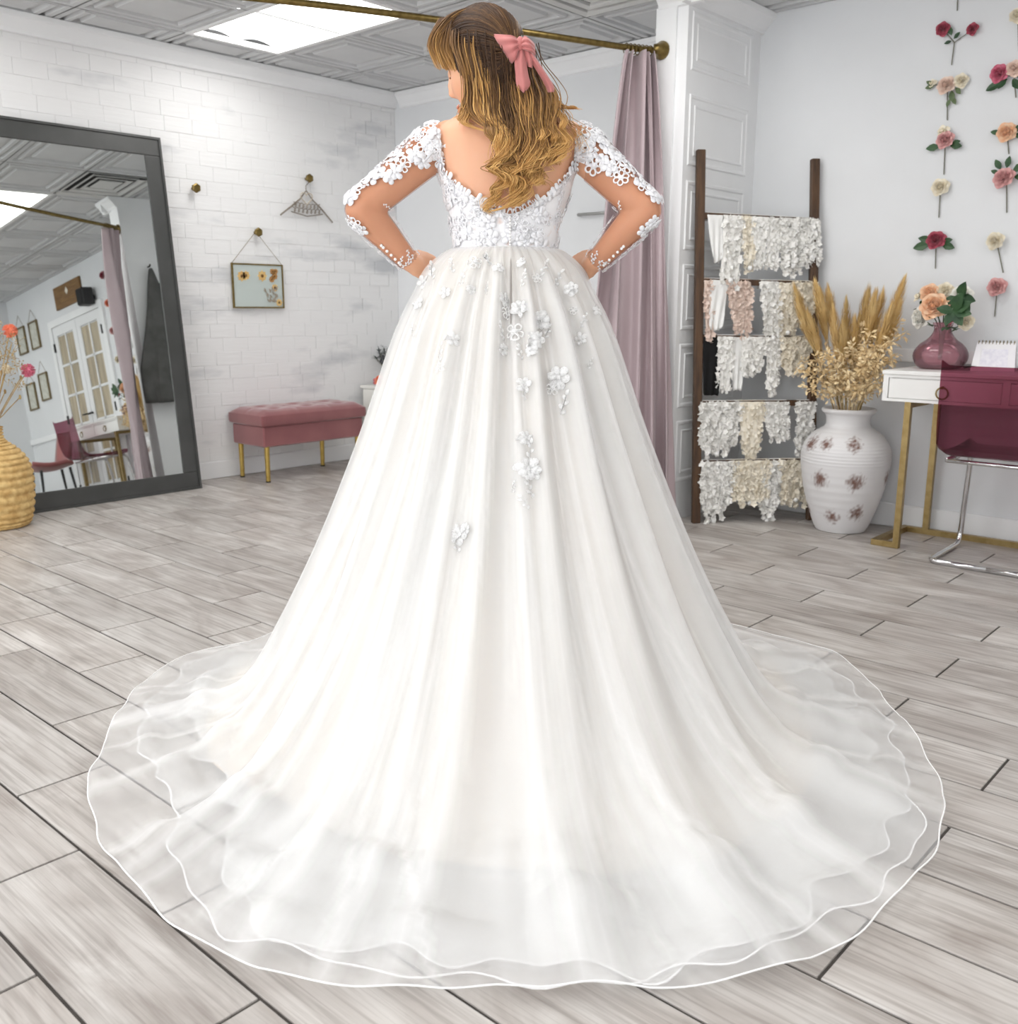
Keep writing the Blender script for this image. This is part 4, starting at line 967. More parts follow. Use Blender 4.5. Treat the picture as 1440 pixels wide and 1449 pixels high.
o = MB().cbox((0, -.09, .08), (.13, .12, .17), .012).build('cabinet', BKP, sp); MB().cbox((0, -.152, .08), (.112, .006, .15), .002).build('grille', mt('black mesh', srgb(20, 20, 22), rough=.8), sp)
MB().tube([(0, 0, .08), (0, -.04, .08)], .02, 10).build('bracket', BKP, sp)
FRB = mt('antique bronze frame', srgb(126, 110, 78), rough=.45, metal=.5)
def wframe(x, z, w, h, label):
    e = tag(empty('picture_frame', (x, YB-.001, z)), label, 'picture frame', 'bronze frames by the french doors'); t = .016
    for a, b in (((-w/2, -.02, 0), (w/2, 0, t)), ((-w/2, -.02, h-t), (w/2, 0, h)), ((-w/2, -.02, t), (-w/2+t, 0, h-t)), ((w/2-t, -.02, t), (w/2, 0, h-t))): MB().bb(a, b).build('frame_bar', FRB, e)
    MB().bb((-w/2+t, -.009, t), (w/2-t, -.005, h-t)).build('picture', mt('pale botanical print', srgb(222, 222, 212), srgb(190, 190, 176), scale=22, rough=.4, coat=.4), e)
    for s in (-1, 1): MB().tube([(s*(w/2-.01), -.01, h), (0, -.008, h+.13)], .0018, 5).build('chain', FRB, e)
wframe(.74, 1.80, .22, .30, 'tall bronze frame on a chain, nearest the door casing in the upper row')
wframe(.73, 1.23, .22, .30, 'tall bronze frame on a chain, nearest the door casing in the lower row')
wframe(1.08, 1.80, .22, .30, 'tall bronze frame on a chain, near the room corner in the upper row')
wframe(1.08, 1.17, .22, .30, 'tall bronze frame on a chain, near the room corner in the lower row')
ac = tag(empty('accent_chair', (.0, 4.22, 0), R(8)), 'dusty rose shell chair on dark legs before the french doors', 'chair')
VE2 = mt('faded rose velvet', srgb(150, 84, 84), srgb(166, 98, 96), scale=5, rough=.65, sheen=.5)
P = []
for i in range(15):
    t = i/14; row = []
    if t < .5: y, z = lerp(-.22, .16, t*2), .46-.03*math.sin(PI*t*2)
    else: y, z = lerp(.16, .24, (t-.5)*2), lerp(.46, .80, (t-.5)*2)
    for j in range(13):
        u = j/12*2-1; row.append((u*(.25-.03*t), y-.05*u*u*(1 if t > .5 else .3), z+.05*u*u*(1 if t < .5 else .2)))
    P.append(row)
o = MB().grid(P).build('shell', VE2, ac, True); solid(o, .035)
for (x, y) in ((-.2, -.18), (.2, -.18), (-.18, .17), (.18, .17)): MB().tube([(x*.8, y*.8, .43), (x, y, 0)], [.014, .009], 10).build('leg', BKP, ac)
# ------------------------------------------------------------------ the bride
DB = 2.385
BR = fh*DB
person = tag(empty('person', (BR[0], BR[1], 0), YAW), 'person in a white lace wedding gown with a tulle train, hands on waist', 'person')
def loc(px, py, y=0.):                      # pixel -> point of her own frame (x right, y away from the camera) at depth y
    d = ray(px, py); s = (DB+y)/(d @ fh); q = CAMP+s*d
    return Vector((q @ r0, y, q[2]))
# torso cross sections: z, left half width, right half width, front depth, back depth, centre y
TOR = np.array([
 (.70, .17, .17, .10, .10, 0), (.86, .185, .17, .11, .125, 0), (1.0, .165, .15, .10, .11, 0), (1.10, .138, .115, .095, .09, 0), (1.17, .127, .102, .092, .082, 0), (1.245, .136, .115, .10, .088, 0),
 (1.30, .152, .135, .108, .094, 0), (1.345, .162, .147, .108, .098, 0), (1.39, .172, .160, .098, .098, 0), (1.425, .175, .165, .082, .090, 0), (1.45, .158, .150, .068, .078, .0), (1.475, .118, .112, .056, .064, .002), (1.50, .078, .070, .052, .056, .008), (1.525, .060, .048, .05, .05, .014), (1.56, .062, .040, .048, .046, .024)])
def tor(z):
    z = min(max(z, .70), 1.56); return [float(np.interp(z, TOR[:, 0], TOR[:, k])) for k in range(1, 6)]
def torso_pt(a, z, off=0.):                 # a: angle, -90 deg faces the camera
    l, r_, f_, b_, cy = tor(z); c, s = math.cos(a), math.sin(a); n = .88
    x = (r_ if c > 0 else l)*math.copysign(abs(c)**n, c); y = (f_ if s > 0 else b_)*math.copysign(abs(s)**n, s)
    p = Vector((x, y+cy, z)); nn = Vector((c/((r_+l)/2), s/((f_+b_)/2), 0)).normalized()
    return p+nn*off
def build_body():
    mb = MB()
    zs = list(np.linspace(.72, 1.55, 50)); P = []
    sm = np.array([np.interp(zs, TOR[:, 0], TOR[:, k]) for k in range(6)])
    for z in zs: P.append([torso_pt(2*PI*k/48, z) for k in range(48)])
    mb.grid(P, cv=True); mb.f += [tuple(range(48))[::-1], tuple(range(49*48, 50*48))]
    def limb(pts, rad, n=40):
        c = catmull([list(p)+[r_] for p, r_ in zip(pts, rad)], n); mb.tube([tuple(q[:3]) for q in c], [float(q[3]) for q in c], 20)
        mb.sph(tuple(c[0][:3]), float(c[0][3])*.98, 16, 10); mb.sph(tuple(c[-1][:3]), float(c[-1][3])*.98, 16, 10)
    ARM = {}
    for s in (-1, 1):
        if s < 0: sh, el, wr, hd = Vector((-.172, .0, 1.405)), Vector((-.338, -.055, 1.262)), Vector((-.243, .012, 1.142)), Vector((-.182, .085, 1.118))
        else: sh, el, wr, hd = Vector((.160, .0, 1.405)), Vector((.306, -.055, 1.262)), Vector((.205, .012, 1.142)), Vector((.160, .085, 1.118))
        ARM[s] = (sh, el, wr)
        limb([sh-(el-sh)*.16, sh, sh.lerp(el, .3), sh.lerp(el, .65), el+(sh-el)*.08], [.036, .050, .046, .042, .039], 30)
        e2 = el+Vector((s*.008, -.004, -.004))
        limb([el.lerp(sh, .1), e2, e2.lerp(wr, .25), e2.lerp(wr, .6), wr, wr.lerp(hd, .25)], [.038, .036, .038, .032, .0235, .022], 30)
        # hand: palm, four fingers and a thumb lying round the waist to the front
        d = (hd-wr).normalized(); inn = Vector((-s, .15, 0)).normalized(); upv = d.cross(inn)*s
        upv = upv if upv.z > 0 else -upv
        palm0 = wr+d*.018; palm1 = wr+d*.085
        for t in np.linspace(0, 1, 6):
            c = palm0.lerp(palm1, t)
            for w in np.linspace(-.026-.008*t, .026+.008*t, 6): mb.sph(tuple(c+upv*w), .0135, 10, 8)
        for k, (w, ln) in enumerate(((.031, .066), (.011, .074), (-.010, .070), (-.030, .054))):
            b0 = palm1+upv*w*1.02; d1 = (d+inn*.35).normalized(); d2 = (d*.5+inn).normalized(); d3 = (d*-.1+inn).normalized()
            b1 = b0+d1*ln*.42; b2 = b1+d2*ln*.34; b3 = b2+d3*ln*.26
            limb([b0-d*.012, b0, b1, b2, b3], [.0085, .0085, .008, .0075, .0062], 16)
        tb = palm0+upv*.03; limb([tb-upv*.008, tb+upv*.012+d*.014-inn*.004, tb+upv*.02+d*.038, tb+upv*.016+d*.062+inn*.008], [.0115, .0105, .009, .0072], 16)
    for s in (-1, 1): limb([(s*.085, 0, .86), (s*.09, .01, .62), (s*.085, .015, .48), (s*.082, -.005, .3), (s*.08, -.01, .10), (s*.08, 0, .055)], [.09, .078, .056, .052, .036, .036], 30)
    for s in (-1, 1): limb([(s*.08, -.03, .05), (s*.085, .05, .035), (s*.09, .15, .022)], [.03, .03, .018], 14)
    return mb, ARM
body_mb, ARM = build_body()
# head: own frame x' right, y' face, z' up
HCN = Vector((-.056, .012, 1.582))
HROT = Matrix.Rotation(R(62), 4, 'Z') @ Matrix.Rotation(R(-15), 4, 'X') @ Matrix.Rotation(R(-4), 4, 'Y')
HM = Matrix.Translation(HCN) @ HROT
def head_shape(a, ph):                      # a azimuth (90 deg = face), ph polar from the top
    x, y, z = math.sin(ph)*math.cos(a), math.sin(ph)*math.sin(a), math.cos(ph)
    w = .074; d = .094; h = .112
    X, Y, Z = x*w, y*d, z*h
    if z < 0:                               # jaw narrows, chin comes forward
        k = -z; X *= 1-.30*k**1.3; Y *= 1-.05*k
        if y > 0: Y += .012*k*y
        else: Y *= 1-.38*k
    def bump(x0, z0, sx, sz, am):
        return am*math.exp(-((X-x0)/sx)**2-((Z-z0)/sz)**2) if y > 0 else 0.
    Y += bump(0, -.012, .010, .020, .016)+bump(0, -.030, .013, .010, .017)+bump(0, .008, .007, .018, .006)   # nose
    Y += bump(0, -.062, .020, .006, .006)+bump(0, -.072, .018, .006, .006)-bump(0, -.067, .02, .003, .004)     # lips
    Y += bump(0, -.098, .018, .012, .006)                                                                       # chin
    Y -= bump(-.030, .004, .014, .010, .008)+bump(.030, .004, .014, .010, .008)                                # eye sockets
    Y += bump(-.03, .022, .02, .006, .003)+bump(.03, .022, .02, .006, .003)                                    # brows
    Y += bump(-.042, -.028, .018, .018, .004)+bump(.042, -.028, .018, .018, .004)                              # cheeks
    return Vector((X, Y, Z))
P = [[HM @ head_shape(2*PI*i/96, PI*j/72) for j in range(73)] for i in range(96)]
body_mb.grid(P, cu=True)
for s in (-1, 1):                           # ears
    for (y, z, r_) in ((-.004, .012, .014), (-.010, .0, .013), (-.006, -.014, .011), (-.002, -.026, .008)): body_mb.sph(tuple(HM @ Vector((s*.073, y, z))), r_, 10, 8, (.6, 1, 1))
body_mb.tube([(-.012, .010, 1.42), (-.02, .014, 1.49), (-.038, .016, 1.54), (-.05, .016, 1.575)], [.058, .050, .048, .046], 24)
tmp = mobj('tmp', body_mb.mesh('tmp'), None); rm = tmp.modifiers.new('r', 'REMESH'); rm.mode = 'VOXEL'; rm.voxel_size = .0048; rm.use_smooth_shade = True
sm_ = tmp.modifiers.new('s', 'SMOOTH'); sm_.factor = .5; sm_.iterations = 4
dg = bpy.context.evaluated_depsgraph_get(); bme = bpy.data.meshes.new_from_object(tmp.evaluated_get(dg)); bpy.data.objects.remove(tmp, do_unlink=True)
bme.polygons.foreach_set('use_smooth', [True]*len(bme.polygons)); bme.name = 'body'
SKIN, nt, N, L, b = mat_nodes('skin'); b.inputs['Base Color'].default_value = srgb(232, 186, 158); b.inputs['Roughness'].default_value = .48
b.inputs['Subsurface Weight'].default_value = .12; b.inputs['Subsurface Radius'].default_value = (.02, .008, .004); b.inputs['Subsurface Scale'].default_value = .5
tc = N.new('ShaderNodeTexCoord'); nz = N.new('ShaderNodeTexNoise'); nz.inputs['Scale'].default_value = 9; nz.inputs['Detail'].default_value = 4; L.new(tc.outputs['Object'], nz.inputs['Vector'])
rp = N.new('ShaderNodeValToRGB'); rp.color_ramp.elements[0].color = srgb(226, 168, 132); rp.color_ramp.elements[1].color = srgb(234, 182, 150); L.new(nz.outputs['Fac'], rp.inputs['Fac']); L.new(rp.outputs[0], b.inputs['Base Color'])
bme.materials.clear(); body = mobj('body', bme, SKIN, person)
bvh = BVHTree.FromPolygons([v_.co[:] for v_ in bme.vertices], [p_.vertices[:] for p_ in bme.polygons])
# eyes, brows and lips as small parts of the face
for s in (-1, 1):
    e = MB().sph(tuple(HM @ Vector((s*.030, .0735, .003))), .0100, 14, 10).build('eye', mt('eye white', srgb(240, 238, 234), rough=.2), person, True)
    MB().sph(tuple(HM @ Vector((s*.030, .0815, .002))), .0040, 10, 8).build('iris', mt('brown iris', srgb(70, 46, 28), rough=.15), person, True)
    P = [[HM @ Vector((s*.030+.0125*math.sin(u*PI/2), .0745+.0115*math.cos(u*PI/2)*math.cos(v_), .003+.0118*math.sin(v_))) for u in np.linspace(-1, 1, 9)] for v_ in np.linspace(-.55, 1.2, 8)]
    o = MB().grid(P).build('eyelid', SKIN, person, True); solid(o, .001)
    MB().tube([HM @ Vector((s*(.014+.032*t), .0905-.012*t*t, .0225+.005*math.sin(PI*t))) for t in np.linspace(0, 1, 9)], [.0015, .0026, .003, .003, .0028, .0025, .002, .0016, .001], 6).build('eyebrow', mt('brow brown', srgb(84, 58, 40), rough=.8), person)
LIPM = mt('lip', srgb(222, 160, 138), rough=.4)
MB().tube([HM @ Vector((.021*u, .0975-.014*u*u, -.063+.002*abs(u))) for u in np.linspace(-1, 1, 11)], [.001, .002, .003, .0036, .004, .0036, .004, .0036, .003, .002, .001], 8).build('lips', LIPM, person, True)
MB().tube([HM @ Vector((.019*u, .0968-.014*u*u, -.071+.003*u*u)) for u in np.linspace(-1, 1, 11)], [.001, .002, .0034, .0042, .0046, .0048, .0046, .0042, .0034, .002, .001], 8).build('lips', LIPM, person, True)

# ------------------------------------------------------------------ hair
HA, HB, HC_ = .074*1.10, .094*1.09, .112*1.08
def scalp(d, k=1.0):                        # direction in head frame -> point
    d = Vector(d).normalized(); return HM @ Vector((d.x*HA*k, d.y*HB*k, d.z*HC_*k+.002))
hair_v = []; hair_f = []; hair_t = []; hair_r = []
def strand(pts, rad, rnd, n=4, t0=0., t1=1.):
    mb = MB().tube(pts, rad, n, caps=False); o_ = len(hair_v); hair_v.extend(mb.v); hair_f.extend(tuple(i+o_ for i in f_) for f_ in mb.f)
    m = len(pts)
    for i in range(m): hair_t.extend([t0+(t1-t0)*i/(m-1)]*n); hair_r.extend([rnd]*n)
rr = random.Random(21)
# under-cap so no scalp shows
P = []
for i in range(49):
    row = []
    for j in range(25):
        a = 2*PI*i/48; ph = PI*.62*j/24
        fr_ = math.sin(a)                   # 1 = face
        ph2 = ph*(1 if fr_ < .25 else 1-.52*min(1, (fr_-.25)/.5))
        row.append(scalp((math.sin(ph2)*math.cos(a), math.sin(ph2)*math.sin(a), math.cos(ph2)), .975))
    P.append(row)
o_ = len(hair_v); mbc = MB().grid(P); hair_v.extend(mbc.v); hair_f.extend(mbc.f); hair_t.extend([.12]*len(mbc.v)); hair_r.extend([.3]*len(mbc.v))
HMI = HM.inverted()
bow_d = (HMI @ loc(738, 66, -.09)); bow_d = Vector((bow_d.x/HA, bow_d.y/HB, bow_d.z/HC_)).normalized()
# (a) swept back from the hairline into the bow
part = Vector((-.12, .5, .86)).normalized()
for k in range(900):
    a = rr.uniform(-2.0, 1.25); s0 = Vector((math.sin(a)*.95, .62*max(0, math.cos(a))+rr.uniform(-.25, .12), .25+.7*math.cos(a*1.03)+rr.uniform(-.16, .15)-.42*max(0, -a-1.0))).normalized(); sag = -.62*max(0, -a-1.0)
    lift = 1.0+rr.uniform(0, .045); pts = []
    for t in np.linspace(0, 1, 14):
        d = s0.lerp(bow_d, t); d.z += (.13*(.5+.5*s0.z)+sag)*math.sin(PI*t)*rr.uniform(.9, 1.1); d = d.normalized()
        pts.append(scalp(d, lift+.035*math.sin(PI*t)))
    strand(pts, [.0012+.0008*math.sin(PI*t) for t in np.linspace(0, 1, 14)], rr.random()*.72, 4, .0, .30+rr.uniform(-.1, .1))
# (b) fringe and locks beside the face, (c) long waves down the back.  Guide points are picture positions on the loose hair.
def cp(pts): return [(560+x/4.673, y/4.673) for x, y in pts]
def surf_y(x, z):                           # camera-facing surface of head / back
    yh = None
    best = 9.
    q = Vector((x, -1., z)); hit = bvh.ray_cast(q, Vector((0, 1, 0)), 2.)
    return hit[0].y if hit[0] is not None else .03
def guide(px, back=.016, n=22, ystart=None):
    c = catmull(px, n); out = []
    ys = []
    for (x, y) in c:
        p = loc(x, y, -.08); ys.append(surf_y(p.x, p.z)-back)
    ys = np.array(ys); ys = np.minimum(ys, .0)
    for _ in range(6):
        ys[1:-1] = np.minimum(ys[1:-1]+0, (ys[:-2]+ys[2:]+ys[1:-1])/3+.004)
        ys[1:-1] = (ys[:-2]+2*ys[1:-1]+ys[2:])/4
    ys = ys+(back+.012)*np.clip(1-np.linspace(0, 1, n)/.3, 0, 1)
    for (x, y), yy in zip(c, ys): out.append(loc(x, y, yy))
    return out
def lock(px, n=40, spread=.012, curl=.006, freq=2.2, back=.018, tip=1.0, root=.1, thick=.0013, tipspread=.7, wisp=.2, coh=.45):
    g = guide(cp(px), back, 28); m = len(g); freq = freq*1.25; n = int(n*1.25); thick = thick*.9; ph0 = rr.uniform(0, 6); base = rr.random()
    for k in range(n):
        ox, oy = rr.gauss(0, 1)*spread, rr.gauss(0, 1)*spread*.55; ph = ph0+rr.gauss(0, coh); r1 = .62*base+.42*rr.random(); stray = rr.random() < wisp; cut = rr.uniform(.82, 1.0); pts = []
        for i, p in enumerate(g):
            t = i/(m-1)
            if t > cut and i > 4: break
            w = lerp(1., tipspread, t)*(1.8 if stray else 1)
            cu = curl*1.5*(t**1.1)*(1.5 if stray else 1)
            a = ph+freq*2*PI*t
            pts.append(p+Vector((ox*w+cu*math.sin(a), -abs(oy)*w+cu*.8*math.cos(a)-.002, cu*.35*math.sin(a*.7))))
        mm = len(pts)
        strand(pts, [thick*(1-.55*(i/(mm-1))**2) for i in range(mm)], r1, 4, root, tip)
# fringe
for q in range(7):
    d = q*12
    lock([(520-d, 55+d*.3), (430-d*.8, 85+d*.4), (340-d*.5, 150+d*.5), (272-d*.2, 240+d*.4), (246+d*.2, 320+d*.3), (268+d*.4, 400)], 26, .006, .001, .4, .010, .55, .0, .0012, .7, .05)
for q in range(9):
    d = q*14
    lock([(330+d*.6, 120+d*.2), (262+d, 215), (232+d*1.1, 300+d*.2), (262+d*1.1, 395+d*.2), (305+d*.9, 470+d*.1)], 16, .006, .002, .6, .004, .8, .12, .0011, .6)
for q in range(5):
    d = q*16
    lock([(400+d, 205), (395+d, 300), (440+d*.8, 420), (478+d*.6, 540), (480+d*.5, 660), (445+d*.5, 770), (425+d*.3, 800), (450+d, 830)], 26, .007, .004, 1.3, .018, .95, .3, .0012, .6)
for q in range(7):                          # left mass falling over the shoulder blade
    d = q*22
    lock([(470+d, 200), (468+d, 315), (500+d*.95, 470), (520+d*.95, 620), (540+d*.95, 740), (610+d*.7, 820), (690+d*.4, 880), (730+d*.25, 960), (700+d*.25, 1050), (640+d*.4, 1100)], 42, .008, .006, 2.0, .020, 1.0, .18, .0013, .7)
for q in range(7):                          # dark centre
    d = q*24
    lock([(590+d, 210), (600+d, 330), (625+d*.9, 480), (660+d*.8, 640), (710+d*.65, 800), (750+d*.5, 940), (770+d*.3, 1060), (780+d*.2, 1130)], 46, .009, .005, 1.6, .014, .42, .03, .0013, .9)
for q in range(6):                          # right of the bow
    d = q*24
    lock([(720+d, 290), (742+d, 380), (770+d*.95, 520), (800+d, 640), (840+d*.8, 760), (880+d*.6, 880), (890+d*.45, 980), (880+d*.3, 1060), (920+d*.1, 1140), (930, 1215)], 42, .009, .007, 2.0, .024, .85, .12, .0013, .7)
for q in range(5):                          # right edge, curls at the shoulder
    d = q*22
    lock([(800+d*.4, 300), (850+d*.5, 420), (915+d*.8, 540), (960+d, 650), (985+d*.7, 760), (1000+d*.4, 860), (1060+d*.3, 930), (1085, 980), (1035, 1030), (1050, 1105)], 30, .008, .008, 1.8, .024, 1.0, .25, .0013, .65)
for q in range(4):
    lock([(920+q*20, 500), (990+q*15, 640), (1060+q*14, 700), (1130+q*10, 715), (1190, 730-q*6)], 14, .006, .006, 1.4, .02, 1.0, .5, .001, 1.0, .4)
    lock([(1000, 640), (1060+q*10, 740), (1110+q*14, 800), (1160+q*10, 860), (1140+q*8, 960), (1190, 1030)], 5, .006, .012, 1.2, .014, 1.0, .6, .0008, 1.2, .5)
# curled ends
for q in range(4):
    d = q*16
    lock([(700+d, 900), (760+d*.5, 990), (720+d*.4, 1080), (640+d, 1105), (690+d, 1140), (770+d*.5, 1180), (815, 1240), (800-d*.3, 1310), (740, 1370)], 34, .009, .010, 1.7, .026, 1.0, .5, .0013, .7)
    lock([(740+d*.5, 1100), (735, 1180), (690-d, 1235), (660-d*.5, 1290), (640, 1330), (612, 1385), (606, 1420)], 12, .006, .008, 1.4, .02, 1.0, .7, .001, .6)
    lock([(880+d, 960), (930+d*.5, 1010), (900+d*.3, 1080), (870+d*.6, 1130), (900+d*.4, 1180), (935, 1225)], 26, .009, .010, 1.7, .024, 1.0, .55, .0012, .7)
for (pp_, n_, c_) in (([(560, 740), (640, 880), (700, 1000), (650, 1115)], 30, .011), ([(700, 980), (740, 1120), (800, 1230), (740, 1330), (650, 1395)], 28, .011), ([(840, 850), (890, 1000), (890, 1120), (935, 1215)], 30, .010), ([(980, 760), (1030, 900), (1080, 980), (1030, 1100)], 28, .011),
        ([(610, 780), (690, 930), (650, 1060), (720, 1160)], 28, .011), ([(760, 880), (810, 1050), (790, 1180), (815, 1265)], 26, .010), ([(930, 780), (970, 930), (960, 1060)], 26, .010), ([(1030, 680), (1090, 780), (1120, 880), (1075, 960)], 20, .010), ([(470, 600), (480, 720), (440, 800), (520, 850), (600, 870)], 22, .007), ([(690, 1050), (640, 1110), (700, 1180), (690, 1260)], 20, .010)):
    lock(pp_, n_, .0045, c_, 1.7, .030, 1.0, .52, .0013, .8, .08, .16)
hm = bpy.data.meshes.new('hair'); hm.from_pydata([tuple(v_) for v_ in hair_v], [], hair_f); hm.update(); hm.polygons.foreach_set('use_smooth', [True]*len(hm.polygons))
for nm, arr in (('along', hair_t), ('shade', hair_r)):
    at = hm.attributes.new(nm, 'FLOAT', 'POINT'); at.data.foreach_set('value', arr)
HRM, nt, N, L, b = mat_nodes('balayage hair'); b.inputs['Roughness'].default_value = .45; b.inputs['Specular IOR Level'].default_value = .28
a1 = N.new('ShaderNodeAttribute'); a1.attribute_name = 'along'; a2 = N.new('ShaderNodeAttribute'); a2.attribute_name = 'shade'
ma = N.new('ShaderNodeMath'); ma.operation = 'MULTIPLY_ADD'; ma.inputs[1].default_value = .62; pw = N.new('ShaderNodeMath'); pw.operation = 'POWER'; pw.inputs[1].default_value = 2.2; L.new(a2.outputs['Fac'], pw.inputs[0]); L.new(pw.outputs[0], ma.inputs[0])
mb2 = N.new('ShaderNodeMath'); mb2.operation = 'MULTIPLY_ADD'; mb2.inputs[1].default_value = .84; mb2.inputs[2].default_value = -.12; L.new(a1.outputs['Fac'], mb2.inputs[0]); L.new(mb2.outputs[0], ma.inputs[2])
rp = N.new('ShaderNodeValToRGB'); e = rp.color_ramp.elements; e[0].position = .0; e[0].color = srgb(54, 36, 24); e[1].position = 1.0; e[1].color = srgb(236, 192, 124)
for p_, c_ in ((.22, srgb(92, 66, 44)), (.48, srgb(150, 112, 70)), (.75, srgb(208, 160, 96))): x = e.new(p_); x.color = c_
L.new(ma.outputs[0], rp.inputs['Fac']); L.new(rp.outputs[0], b.inputs['Base Color'])
hair = mobj('hair', hm, HRM, person); hair['kind'] = 'stuff'; hair['label'] = 'long wavy brown hair fading to blonde, half tied back'

# ------------------------------------------------------------------ bow in the hair
bow = empty('hair_bow'); bow.parent = person; bow['label'] = 'dusty pink fabric bow with two tails'
BOWM = mt('dusty pink cloth', srgb(192, 112, 110), srgb(204, 128, 124), scale=10, rough=.7, sheen=.4, bump=.1, bscale=300)
def cl(x, y, d): return loc(560+x/4.673, y/4.673, d)
def patch(rows, nm, fold=.004, nf=3, nrow=16, ncol=20):
    """rows: cross lines from the knot outward, each (top px, bottom px, depth)"""
    T = catmull([(a[0][0], a[0][1], a[1][0], a[1][1], a[2]) for a in rows], nrow); P = []
    for i, (ax_, ay, bx_, by_, dp) in enumerate(T):
        t = i/(nrow-1); P.append([cl(lerp(ax_, bx_, u), lerp(ay, by_, u), dp+fold*math.sin(u*nf*2*PI+t)*(.4+.6*(1-t))-.006*math.sin(PI*u)) for u in np.linspace(0, 1, ncol)])
    o = MB().grid(P).build(nm, BOWM, bow, True); solid(o, .0022); return o
_q = cl(800, 320, -.07); D0 = surf_y(_q.x, _q.z)-.026
patch([((815, 265), (815, 315), D0-.012), ((770, 235), (800, 360), D0-.022), ((710, 228), (785, 400), D0-.020), ((638, 224), (765, 425), D0-.004)], 'bow_loop')
patch([((815, 262), (810, 318), D0+.004), ((770, 250), (795, 350), D0+.012), ((700, 250), (770, 385), D0+.010), ((645, 230), (760, 418), D0+.004)], 'bow_loop')
patch([((825, 265), (828, 320), D0-.012), ((850, 238), (868, 335), D0-.026), ((880, 255), (900, 345), D0-.026), ((915, 290), (922, 372), D0-.008)], 'bow_loop')
patch([((800, 320), (850, 320), D0-.008), ((785, 400), (862, 415), D0-.018), ((790, 490), (875, 500), D0-.014), ((800, 570), (887, 560), D0-.012), ((842, 612), (848, 614), D0-.010)], 'bow_tail', .005, 1.2)
patch([((845, 310), (885, 330), D0-.006), ((885, 395), (945, 415), D0-.010), ((945, 490), (1000, 500), D0-.004), ((985, 560), (1042, 570), D0+.004), ((1008, 612), (1043, 608), D0+.006)], 'bow_tail', .003, 1.0)
patch([((845, 330), (890, 340), D0-.012), ((862, 390), (900, 400), D0-.014), ((875, 440), (900, 450), D0-.010)], 'bow_tail', .002, 1.0)
c = cl(822, 290, D0-.016); o = MB().sph(tuple(c), .0125, 14, 10, (.75, .7, 1.25)).build('bow_knot', BOWM, bow, True)
# ------------------------------------------------------------------ the gown
dress = empty('wedding_dress'); dress.parent = person; dress['label'] = 'white lace and tulle wedding gown with sheer long sleeves and a train'
NETW = tulle('white net', srgb(252, 252, 252), .30, 0, 26., .25, .34)
NETM = tulle('white net dense', srgb(252, 252, 251), .62, 0, 22., .25, .3)
LINE = mt('ivory lining', srgb(250, 228, 202), srgb(251, 238, 220), scale=3, rough=.7)
APP = mt('white lace applique', srgb(250, 250, 252), srgb(244, 244, 248), scale=120, rough=.75, bump=.1, bscale=260)
APS = tulle('white lace on tulle', srgb(253, 253, 253), .72, .2, 160., .15)
# --- skirt
zW = 1.172
SIDE = [(.118, 1.172), (.142, 1.155), (.178, 1.115), (.198, 1.062), (.248, .945), (.332, .70), (.445, .42), (.555, .21), (.645, .085), (.72, .04), (.84, .02), (1.0, .008)]
BACK = [(.100, 1.172), (.122, 1.155), (.150, 1.115), (.182, 1.062), (.245, .945), (.352, .70), (.505, .42), (.66, .21), (.79, .095), (.88, .05), (.98, .024), (1.12, .008)]
FRONT = [(.105, 1.172), (.125, 1.155), (.150, 1.115), (.178, 1.062), (.24, .945), (.345, .70), (.455, .42), (.545, .21), (.61, .085), (.66, .04), (.74, .02), (.86, .008)]
HEM = [(-180, .996), (-165, .985), (-151, 1.015), (-142, 1.035), (-130, 1.073), (-119, 1.102), (-110, 1.131), (-102, 1.125), (-91, 1.102), (-83, 1.116), (-74, 1.126), (-65, 1.140), (-52, 1.105), (-39, 1.077), (-29, 1.045), (-16, 1.01), (1, .985), (21, 1.03), (35, .96), (60, .90), (90, .86), (120, .88), (152, .90), (158, .963), (167, .995), (180, .996)]
HA_, HR_ = np.array([h_[0] for h_ in HEM]), np.array([h_[1] for h_ in HEM])
NS = 120
SP, BP_, FP = catmull(SIDE, NS), catmull(BACK, NS), catmull(FRONT, NS)
srn = random.Random(5)
RIDGE = []                                  # azimuth, width, height, start, bend of the long folds
for a, w, h_, st_, bd in ((-96, 4.5, .040, .25, -4), (-118, 5, .045, .35, 7), (-76, 4, .045, .25, -6), (-60, 5, .05, .35, -9), (-45, 5, .045, .45, -10), (-138, 5, .05, .4, 10), (-155, 6, .05, .5, 9), (-28, 6, .05, .5, -8), (-107, 3, .025, .5, 4), (-86, 3, .028, .45, 3), (-10, 6, .045, .5, -4), (-172, 6, .045, .5, 4), (20, 8, .03, .5, 0), (60, 8, .03, .4, 0), (95, 8, .03, .4, 0), (130, 8, .03, .4, 0), (160, 7, .03, .5, 0), (-68, 2.5, .022, .6, 0), (-127, 3, .022, .6, 0)): RIDGE.append((a, w, h_, st_, bd))
GLINE = [(srn.uniform(-190, 170) if k > 34 else srn.uniform(-178, -2), srn.uniform(.45, 1.1), srn.uniform(.05, .55), srn.uniform(.5, 1.1), srn.uniform(-14, 14), srn.uniform(.35, 1.)) for k in range(64)]
